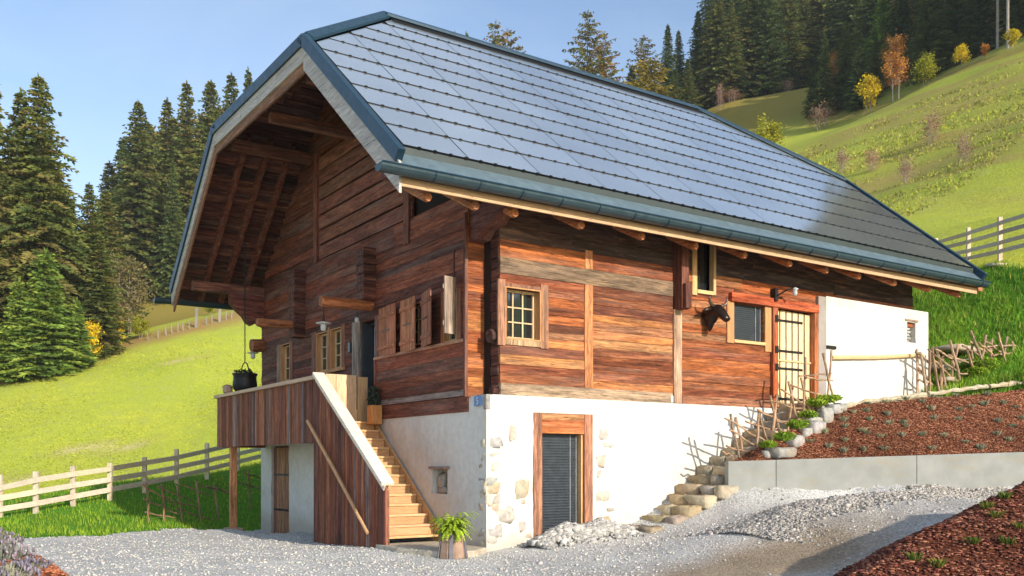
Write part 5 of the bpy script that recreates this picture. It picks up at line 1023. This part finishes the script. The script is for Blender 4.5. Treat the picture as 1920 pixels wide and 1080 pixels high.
def leafy_mesh(seed, Ht, Rr, cols, n=2600, leaf=.13, trunk=(.3, .26, .22), stems=1, cz=.6, zs=1.3, nsub=9, bare=0):
    g = np.random.default_rng(seed); m = MB(); tips = []
    for s in range(stems):
        a = g.uniform(0, 6.28); r0 = .25*Rr*(stems > 1); b0 = np.array([math.cos(a)*r0, math.sin(a)*r0, -.6]); top = np.array([math.cos(a)*r0*1.6, math.sin(a)*r0*1.6, Ht*g.uniform(.8, .95)]); pts = [b0, b0*.6+top*.4, top]; m.tube(pts, [Ht*.014/math.sqrt(stems), Ht*.010/math.sqrt(stems), .012], 6, trunk)
        for k in range(nsub+bare):
            s_ = g.uniform(.25, .95); p = b0*(1-s_)+top*s_; az = g.uniform(0, 6.28); L = Rr*g.uniform(.5, 1.)*(1.15-.7*s_); q = p+np.array([math.cos(az)*L, math.sin(az)*L, L*g.uniform(.4, 1.2)]); m.tube([p, (p+q)/2+[0, 0, .05*L], q], [Ht*.004, Ht*.003, .008], 4, trunk); tips += [(p+q)/2, q]
    tips = np.array(tips); c = tips[g.integers(0, len(tips), n)]+g.normal(0, Rr*.17, (n, 3)); d = g.normal(size=(n, 3)); d /= np.linalg.norm(d, axis=1)[:, None]; e = np.cross(d, g.normal(size=(n, 3))); e /= np.linalg.norm(e, axis=1)[:, None]; s = leaf*g.uniform(.6, 1.4, (n, 1))
    v = np.stack([c-d*s, c+e*s*.6, c+d*s, c-e*s*.6], 1).reshape(-1, 3); cc = np.repeat(np.array(cols)[g.integers(0, len(cols), n)]*g.uniform(.65, 1.3, (n, 1)), 4, 0)
    o = np_mesh('crown', v, np.arange(4*n).reshape(-1, 4), cc, M['leaf']); me = o.data; COL.objects.unlink(o); bpy.data.objects.remove(o); o = m.build('trunk', M['bark']); tm = o.data; COL.objects.unlink(o); bpy.data.objects.remove(o); return me, tm, Ht
OLIVE = ((.145, .18, .05), (.19, .21, .058), (.10, .14, .045), (.22, .195, .07))
DARK = ((.10, .15, .055), (.14, .18, .06), (.075, .12, .045))
FRESH = ((.17, .27, .06), (.22, .31, .06), (.12, .21, .05))
SP = {'a': spruce_mesh(1, 27, 5.6, 1.15, .05, .35, OLIVE), 'b': spruce_mesh(2, 27, 4.9, 1.1, .08, .4, OLIVE, .48), 'c': spruce_mesh(3, 26, 4.6, 1.1, .05, .38, DARK), 'd': spruce_mesh(4, 26, 5.4, 1.2, .04, .3, DARK, .44), 'f': spruce_mesh(5, 14, 3.6, 1.2, .04, .25, FRESH, .36, .8),
      'thin': spruce_mesh(6, 26, 5.6, .9, .25, .15, ((.19, .20, .07), (.25, .22, .07), (.28, .19, .08)), .7, .42, .18), 'wide': spruce_mesh(7, 18, 6.5, 1.1, .1, .05, ((.34, .28, .04), (.40, .31, .04), (.20, .19, .04)), .7, .55, .15, 1.2), 'g': spruce_mesh(8, 27, 6.6, 1.2, .04, .45, OLIVE, .44, .75)}
YEL = ((.80, .60, .02), (.68, .56, .04), (.50, .48, .04)); GRN = ((.36, .38, .03), (.46, .44, .04), (.24, .28, .03)); ORA = ((.62, .26, .05), (.70, .37, .06), (.46, .21, .08)); RED = ((.42, .18, .12), (.46, .22, .15), (.34, .19, .13)); BRN = ((.24, .20, .09), (.30, .23, .11), (.17, .17, .07))
LF = {'yellow': leafy_mesh(21, 6, 1.9, YEL, 2600, .16, stems=3), 'green': leafy_mesh(22, 6, 2.1, GRN, 3000, .16, stems=4), 'orange': leafy_mesh(23, 15, 3.2, ORA, 4200, .2, (.42, .36, .31), 4, bare=14), 'red': leafy_mesh(24, 3, 1.3, RED, 520, .07, (.40, .31, .26), 7, bare=10), 'brown': leafy_mesh(25, 9, 2.4, BRN, 2200, .17, (.3, .25, .2), 4, bare=10), 'orangebush': leafy_mesh(26, 4, 1.1, ORA, 1100, .14, stems=2)}
NAMES = {'f': 'young_spruce', 'thin': 'pine_tree', 'wide': 'larch_tree'}
def plant_tree(lib, key, base, h, label, cat, group=None, wid=1., name=None):
    me, tm, Ht = lib[key]; s = h/Ht; T = thing(name or NAMES.get(key, 'spruce_tree'), label, cat, tuple(base), group); T.rotation_euler = (0, 0, random.uniform(0, 6.28)); T.scale = (s*wid*random.uniform(.88, 1.14), s*wid*random.uniform(.88, 1.14), s); T.rotation_euler.x = R_(random.gauss(0, 1.1))
    for nm, me_ in (('trunk', tm), ('crown', me)): o = bpy.data.objects.new(nm, me_); link(o); o.parent = T
    return T
def tree(lib, key, px, ytop, ybase, dep, label, cat='tree', group=None, wid=1., name=None, snap=True):
    b = at(px, ybase, dep); h = (ybase-ytop)*dep/FPX
    if snap: gz_ = float(tz(b[0], b[1])); top = b[2]+h; b[2] = gz_; h = max(top-gz_, 2.)
    return plant_tree(lib, key, b, h, label, cat, group, wid, name)
GL = 'spruces of the left wood'
tree(SP, 'g', -25, 125, 715, 88, 'tall spruce cut by the left frame edge', 'spruce tree', GL); tree(SP, 'b', 35, 165, 712, 90, 'tall thin spruce between the two tallest at far left', 'spruce tree', GL); tree(SP, 'g', 72, 142, 700, 89, 'tallest open-crowned spruce at the left of the clearing sky', 'spruce tree', GL)
tree(SP, 'a', 178, 345, 668, 92, 'lone pointed spruce in the gap between the two tall groups', 'spruce tree', GL, 1.15); tree(SP, 'a', 140, 372, 690, 96, 'shorter spruce left of the lone pointed one', 'spruce tree', GL)
tree(SP, 'g', 258, 188, 552, 146, 'tall broad spruce at the right edge of the open sky gap', 'spruce tree', GL); tree(SP, 'b', 300, 184, 545, 152, 'tall spruce second from the left beside the sky gap', 'spruce tree', GL, 1.1); tree(SP, 'a', 350, 152, 545, 150, 'tall spruce third from the left behind the gable roof', 'spruce tree', GL); tree(SP, 'g', 396, 150, 545, 154, 'tall spruce half hidden by the roof verge', 'spruce tree', GL); tree(SP, 'a', 434, 138, 545, 158, 'spruce whose top shows beside the roof slope', 'spruce tree', GL); tree(SP, 'b', 464, 128, 545, 158, 'spruce nearest the roof with only its tip above the verge', 'spruce tree', GL, .9)
tree(SP, 'd', 325, 300, 548, 142, 'dark shadowed spruce low between the tall ones beside the verge', 'spruce tree', GL, .9)
tree(SP, 'f', 85, 468, 702, 84, 'bright green young spruce in front of the left wood', 'spruce tree', GL, 1.3); tree(SP, 'f', 30, 520, 714, 83, 'olive young spruce at the lower left of the wood', 'spruce tree', GL, 1.2); tree(SP, 'a', 190, 440, 662, 90, 'bushy dark spruce at the right end of the near wood', 'spruce tree', GL, 1.5); tree(SP, 'a', 15, 400, 716, 87, 'middle sized spruce under the tall ones at far left', 'spruce tree', GL, 1.3); tree(SP, 'b', 120, 430, 696, 91, 'middle sized spruce behind the bright young one', 'spruce tree', GL, 1.4); tree(SP, 'f', 145, 560, 678, 86, 'small dark spruce at the wood edge near the yellow bush', 'spruce tree', GL, 1.2)
tree(SP, 'a', 55, 330, 705, 95, 'spruce filling the wood behind the tallest pair at far left', 'spruce tree', GL, 1.3); tree(SP, 'g', -70, 200, 720, 92, 'spruce mostly outside the left frame edge', 'spruce tree', GL)
for px, top in ((-110, 150), (-150, 210), (-200, 170), (-260, 220), (-320, 190)): tree(SP, random.choice('abg'), px, top, 722, random.uniform(84, 96), 'olive spruce standing back inside the left wood', 'spruce tree', 'inner spruces of the left wood', 1.2)
tree(LF, 'brown', 236, 470, 580, 104, 'thin brown-leaved tree right of the near wood', 'tree', None, 1.1, 'birch_tree'); tree(LF, 'yellow', 172, 600, 662, 88, 'bright yellow bush at the foot of the left wood', 'bush', None, .8, 'autumn_bush'); tree(LF, 'yellow', 226, 596, 640, 92, 'small yellow bush right of the bigger yellow one', 'bush', None, .5, 'autumn_bush'); tree(LF, 'green', 262, 598, 640, 97, 'low olive bush by the far fence stakes', 'bush', None, 1.3, 'bush'); tree(LF, 'green', 395, 560, 602, 106, 'dark green bush below the left eaves', 'bush', None, 1.1, 'bush'); tree(LF, 'brown', 215, 560, 645, 96, 'grey-brown bare bush beside the small yellow bush', 'bush', None, 1.2, 'bush')
for i, (px, top, base, d) in enumerate([(205, 360, 600, 125), (160, 450, 675, 100), (178, 470, 668, 98), (110, 470, 690, 96), (45, 430, 705, 98), (200, 300, 560, 155), (245, 260, 550, 160), (300, 250, 548, 165), (350, 240, 545, 172), (400, 225, 540, 172), (440, 210, 540, 172), (60, 250, 700, 108), (95, 300, 690, 108), (130, 400, 680, 108), (165, 420, 672, 108), (-10, 300, 700, 112), (100, 330, 680, 112), (20, 280, 700, 118), (150, 430, 670, 115), (275, 230, 545, 165), (325, 220, 540, 168), (375, 215, 540, 168), (415, 200, 540, 170), (232, 330, 560, 150)]): tree(SP, 'abcg'[i % 4], px, top, base, d, 'olive spruce standing back inside the left wood', 'spruce tree', 'inner spruces of the left wood', 1.5)
# trees on the skyline behind the roof
GS = 'treetops behind the ridge'
for px, top, k, lab, wd_ in [(858, 58, 'c', 'small treetop leftmost over the roof ridge', .8), (870, 62, 'c', 'small treetop second from the left over the ridge', .8), (888, 55, 'a', 'narrow treetop left of the rounded pair over the ridge', .8), (912, 40, 'thin', 'tallest rounded treetop over the ridge', .9), (952, 52, 'thin', 'bushy treetop right of the tallest over the ridge', 1.1), (930, 70, 'a', 'low treetop between the rounded pair over the ridge', 1.), (972, 85, 'thin', 'lowest right treetop of the group over the ridge', .8)]: tree(SP, k, px, top, 300, 150, lab, 'tree', GS, wd_*.8)
tree(SP, 'thin', 1098, 20, 330, 128, 'lone tall airy pine standing over the roof ridge', 'pine tree', None, .82); tree(SP, 'thin', 1132, 62, 330, 130, 'shorter brownish pine beside the lone tall one', 'pine tree', None, .85)
tree(SP, 'thin', 1208, 68, 250, 150, 'gappy pine left of the dark skyline spruces', 'pine tree', None, 1.1); tree(SP, 'wide', 1222, 110, 260, 140, 'broad yellow-green larch above the ridge', 'larch tree', None, 1.15); tree(SP, 'c', 1252, 46, 240, 158, 'dark pointed spruce left of the pair on the skyline', 'spruce tree', GS); tree(SP, 'c', 1275, 55, 240, 160, 'dark spruce close beside the pointed one on the skyline', 'spruce tree', GS); tree(SP, 'c', 1306, 20, 230, 158, 'tallest slim spruce on the skyline before the forest', 'spruce tree', GS)
tree(SP, 'd', 1180, 120, 270, 150, 'low dark spruce left of the yellow-green larch', 'spruce tree', GS, 1.2); tree(SP, 'a', 1290, 110, 230, 146, 'broad olive spruce below the slim skyline ones', 'spruce tree', GS, 1.2); tree(SP, 'd', 1262, 130, 240, 145, 'dark spruce behind the broad larch', 'spruce tree', GS, 1.2)
# the forest on the right
GR = 'spruces along the right forest edge'
front = [(1345, -20, 198, 155, 'g', 'large olive spruce at the left end of the right forest'), (1372, 0, 196, 152, 'a', 'pale olive spruce behind the bare sapling'), (1402, -30, 192, 156, 'g', 'big olive spruce above the hillock'), (1440, -60, 190, 154, 'd', 'dark spruce at the hillock edge'), (1478, -40, 184, 158, 'a', 'drooping olive spruce right of the dark one'), (1508, -20, 178, 160, 'g', 'olive spruce at the top end of the hillock'), (1525, 120, 215, 122, 'd', 'small dark spruce at the hollow'), (1545, 60, 240, 120, 'c', 'dark spruce in the hollow left of the orange larch'), (1585, 40, 240, 120, 'd', 'dark spruce in the hollow right of the orange larch'), (1612, 60, 240, 116, 'd', 'dark spruce left of the yellow tree'), (1640, 70, 235, 118, 'c', 'dark spruce behind the yellow tree'), (1655, -10, 200, 122, 'f', 'fresh green spruce above the orange birch'), (1690, -60, 185, 120, 'd', 'dark spruce behind the orange birch'), (1745, -80, 165, 112, 'd', 'dark spruce behind the green round tree'), (1790, -80, 150, 112, 'c', 'dark spruce behind the bright yellow round tree'), (1835, -90, 130, 110, 'd', 'dark spruce left of the bare trunks'), (1915, -100, 110, 106, 'd', 'dark spruce at the right frame edge')]
for px, top, base, d, k, lab in front: tree(SP, k, px, top, base, d, lab, 'spruce tree', GR, 1.15)
inner = [(px, -70+random.randint(-60, 40), base-random.randint(0, 25), d+random.uniform(8, 40)) for px, base, d in [(1330, 200, 165), (1360, 195, 165), (1390, 190, 166), (1420, 188, 166), (1455, 185, 168), (1490, 180, 168), (1520, 180, 160), (1550, 200, 140), (1580, 200, 138), (1610, 200, 135), (1640, 195, 132), (1670, 185, 130), (1700, 170, 128), (1730, 160, 126), (1760, 150, 125), (1790, 140, 124), (1820, 125, 124), (1850, 115, 122), (1880, 100, 120), (1910, 95, 120), (1940, 90, 118), (1970, 80, 118), (1600, 190, 150), (1660, 180, 150), (1720, 160, 148), (1780, 140, 146), (1840, 120, 146), (1900, 100, 144), (1540, 180, 170), (1480, 180, 185)]]
for i, (px, top, base, d) in enumerate(inner): tree(SP, 'cdcg'[i % 4], px, top, base, d, 'dark spruce deep inside the forest above the right meadow', 'spruce tree', 'inner spruces of the right forest', 1.25)
for px, top, base, d, k, lab, nm, w in [(1628, 140, 212, 110, 'yellow', 'bright yellow tree in front of the dark hollow', 'autumn_tree', 1.), (1680, 62, 200, 108, 'orange', 'tall orange-leaved birch with pale stems at the forest edge', 'birch_tree', .85), (1737, 105, 170, 104, 'green', 'round yellow-green tree right of the orange birch', 'autumn_tree', .9), (1806, 82, 134, 100, 'yellow', 'round bright yellow tree high on the meadow edge', 'autumn_tree', 1.05), (1845, 88, 122, 98, 'orangebush', 'small orange tree right of the yellow round one', 'autumn_tree', .9), (1897, 72, 100, 96, 'yellow', 'low yellow bush below the bare trunks', 'autumn_bush', 1.2), (1562, 95, 160, 122, 'orange', 'narrow orange larch in the dark hollow', 'larch_tree', .55), (1440, 228, 272, 106, 'green', 'round yellow-green bush above the roof edge', 'bush', 1.2), (1695, -10, 60, 122, 'orange', 'rust red tree high in the dark forest', 'autumn_tree', .6),
                                   (1350, 155, 198, 146, 'red', 'bare pinkish sapling on the hillock', 'sapling', .5), (1372, 178, 192, 148, 'red', 'low red bush on the hillock beside the sapling', 'bush', 2.), (1540, 195, 240, 114, 'red', 'wide reddish bush in the hollow', 'bush', 1.4), (1475, 180, 198, 150, 'red', 'small red bush on the hillock slope', 'bush', 1.5), (1748, 208, 250, 72, 'red', 'pink bare shrub high on the rough slope', 'shrub', .9), (1806, 250, 292, 60, 'red', 'pale bare shrub on the rough slope to the right', 'shrub', .7), (1635, 288, 330, 72, 'red', 'reddish shrub on the rough slope near the roof', 'shrub', .9), (1580, 298, 325, 76, 'red', 'small reddish shrub just above the roof edge', 'shrub', .9), (1700, 318, 335, 64, 'red', 'low faded shrub in the middle of the rough slope', 'shrub', .8)]:
    tree(LF, k, px, top, base, d, lab, 'tree' if 'tree' in nm else 'shrub' if nm in ('shrub', 'bush', 'autumn_bush') else 'tree', None, w, nm)
for px, dp, lab in [(1870, 104, 'bare pale trunk left of the pair before the dark forest'), (1889, 99, 'bare pale trunk right of the pair before the dark forest'), (1772, 108, 'thin pale trunk against the dark forest')]:
    b = at(px, 85 if px > 1800 else 32, dp if px > 1800 else 122); b[2] = float(tz(b[0], b[1])); T = thing('pine_tree', lab, 'pine tree', tuple(b)); m = MB(); hh = 16; m.tube([b-[0, 0, 1], b+[.1, 0, hh*.5], b+[0, .1, hh]], [.17, .14, .08], 8, (.30, .27, .24)); m.build('trunk', M['bark'], T)
    pp = []
    for k in range(14): leafball(pp, b+np.array([random.uniform(-2, 2), random.uniform(-2, 2), hh*.5+k*.55]), 1.1, 90, .28, [(.07, .10, .02), (.11, .13, .03)], .5)
    leaves('crown', pp, M['needle'], T)
for i in range(34):                                # the forest goes on beyond the right frame edge (it is mirrored in the roof)
    a = R_(random.uniform(8, 27)); xx = random.uniform(97, 128); d = (xx-CAM[0])/math.cos(a); b = np.array([xx, CAM[1]+d*math.sin(a), 0]); b[2] = float(tz(b[0], b[1])); plant_tree(SP, 'cdgd'[i % 4], b, random.uniform(22, 30), 'dark spruce deep inside the forest above the right meadow', 'spruce tree', 'inner spruces of the right forest', 1.3)
# ------------------------------------------------------------------ meadow grass (rough tufts that break up the slopes)
gx, gy, F = grid(-30, 110, 16, 120, 2.); gz = tz(gx, gy); V = np.stack([gx, gy, gz], 1); c = V[F].mean(1); d = np.hypot(c[:, 0]-CAM[0], c[:, 1]-CAM[1])
fx = (c-CAM)@CF; lx = (c-CAM)@CR; keep = ((np.abs(lx/np.maximum(fx, 1)) < .62) & (d > 27) & (d < 98)).astype(float)*np.exp(-d/50)
for_ = (seg_dist(c[:, 0], c[:, 1], EDGE_L) > 2)
P = sample_faces(V, F, 60000, keep*for_); g = rng.random((len(P), 1)); dd = np.hypot(P[:, 0]-CAM[0], P[:, 1]-CAM[1])
tus = (P[:, 0] > 36)[:, None]; c1 = np.array([.42, .47, .055])*(1-g)+np.array([.50, .53, .07])*g; c2 = np.array([.27, .29, .07])*(1-g)+np.array([.38, .32, .12])*g
v, f, c = blades(P, (.04+.0022*dd)*rng.uniform(.5, 1.3, len(P))*np.where(P[:, 0] > 36, .95, .42), .02+.0008*dd, np.where(tus & (rng.random((len(P), 1)) < .7), c2, np.where(rng.random((len(P), 1)) < .1, c1*.72, c1)), .8)
o = np_mesh('meadow_grass', v, f, c, M['blade']); tag(o, 'yellow-green grass of the meadows rising behind the chalet', 'grass', kind='stuff')
# ------------------------------------------------------------------ thin autumn haze filling the valley air
m = MB(); m.box(-128, 288, -118, 288, -60, 215); t = NT('valley_haze'); pv = t.n('ShaderNodeVolumePrincipled', {'Color': (.86, .93, 1.), 'Density': HAZE, 'Anisotropy': .1}); t.t.links.new(pv.outputs[0], t.out.inputs['Volume']); hz = m.build('haze', t.m); hz['kind'] = 'stuff'; hz.display_type = 'WIRE'
# ------------------------------------------------------------------ light, sky, camera
SUN_EL, SUN_AZ = 22.5, 4.5                       # degrees; sun stands behind the camera's right shoulder
w = bpy.data.worlds.new('World'); scene.world = w; w.use_nodes = True; nt = w.node_tree; bg = nt.nodes['Background']
sky = nt.nodes.new('ShaderNodeTexSky'); sky.sky_type = 'NISHITA'; sky.sun_disc = False; sky.sun_elevation = R_(SUN_EL); sky.sun_rotation = R_(180-SUN_AZ); sky.altitude = 900; sky.air_density = 1.0; sky.dust_density = 1.2; sky.ozone_density = 1.0
tc = nt.nodes.new('ShaderNodeTexCoord'); mp = nt.nodes.new('ShaderNodeMapping'); mp.inputs['Scale'].default_value = (1, 1, 2.6); nt.links.new(tc.outputs['Generated'], mp.inputs[0])
nz = nt.nodes.new('ShaderNodeTexNoise'); nz.inputs['Scale'].default_value = 2.3; nz.inputs['Detail'].default_value = 7; nz.inputs['Roughness'].default_value = .55; nz.inputs['Distortion'].default_value = .5; nt.links.new(mp.outputs[0], nz.inputs[0])
rp_ = nt.nodes.new('ShaderNodeValToRGB'); rp_.color_ramp.elements[0].position = .40; rp_.color_ramp.elements[0].color = (.0, .0, .0, 1); rp_.color_ramp.elements[1].position = .75; rp_.color_ramp.elements[1].color = (.42, .42, .42, 1); nt.links.new(nz.outputs['Fac'], rp_.inputs[0])
mxs = nt.nodes.new('ShaderNodeMix'); mxs.data_type = 'RGBA'; nt.links.new(rp_.outputs[0], mxs.inputs[0]); nt.links.new(sky.outputs[0], mxs.inputs[6]); mxs.inputs[7].default_value = (3.4, 3.9, 4.5, 1)
nt.links.new(mxs.outputs[2], bg.inputs[0]); bg.inputs[1].default_value = .15
ld = bpy.data.lights.new('sun', 'SUN'); ld.energy = 3.5; ld.angle = R_(.5); ld.color = (1, .90, .76); so = bpy.data.objects.new('sun', ld); link(so)
sd = Vector((math.sin(R_(SUN_AZ))*math.cos(R_(SUN_EL)), -math.cos(R_(SUN_AZ))*math.cos(R_(SUN_EL)), math.sin(R_(SUN_EL)))); so.rotation_euler = (-sd).to_track_quat('-Z', 'Y').to_euler(); so.location = (0, -30, 40)
cd = bpy.data.cameras.new('camera'); co = bpy.data.objects.new('camera', cd); link(co); co.location = tuple(CAM); co.rotation_euler = (R_(90), 0, PSI-R_(90)); cd.lens = FPX/1920*36; cd.sensor_width = 36; cd.shift_y = (HOR-540)/1920; cd.clip_end = 2000; cd.clip_start = .1
scene.camera = co
vs_ = scene.view_settings; vs_.view_transform = 'Standard'; vs_.look = 'None'; vs_.gamma = 1; vs_.use_curve_mapping = False; vs_.exposure = .66
scene.cycles.max_bounces = 6; scene.cycles.use_denoising = True
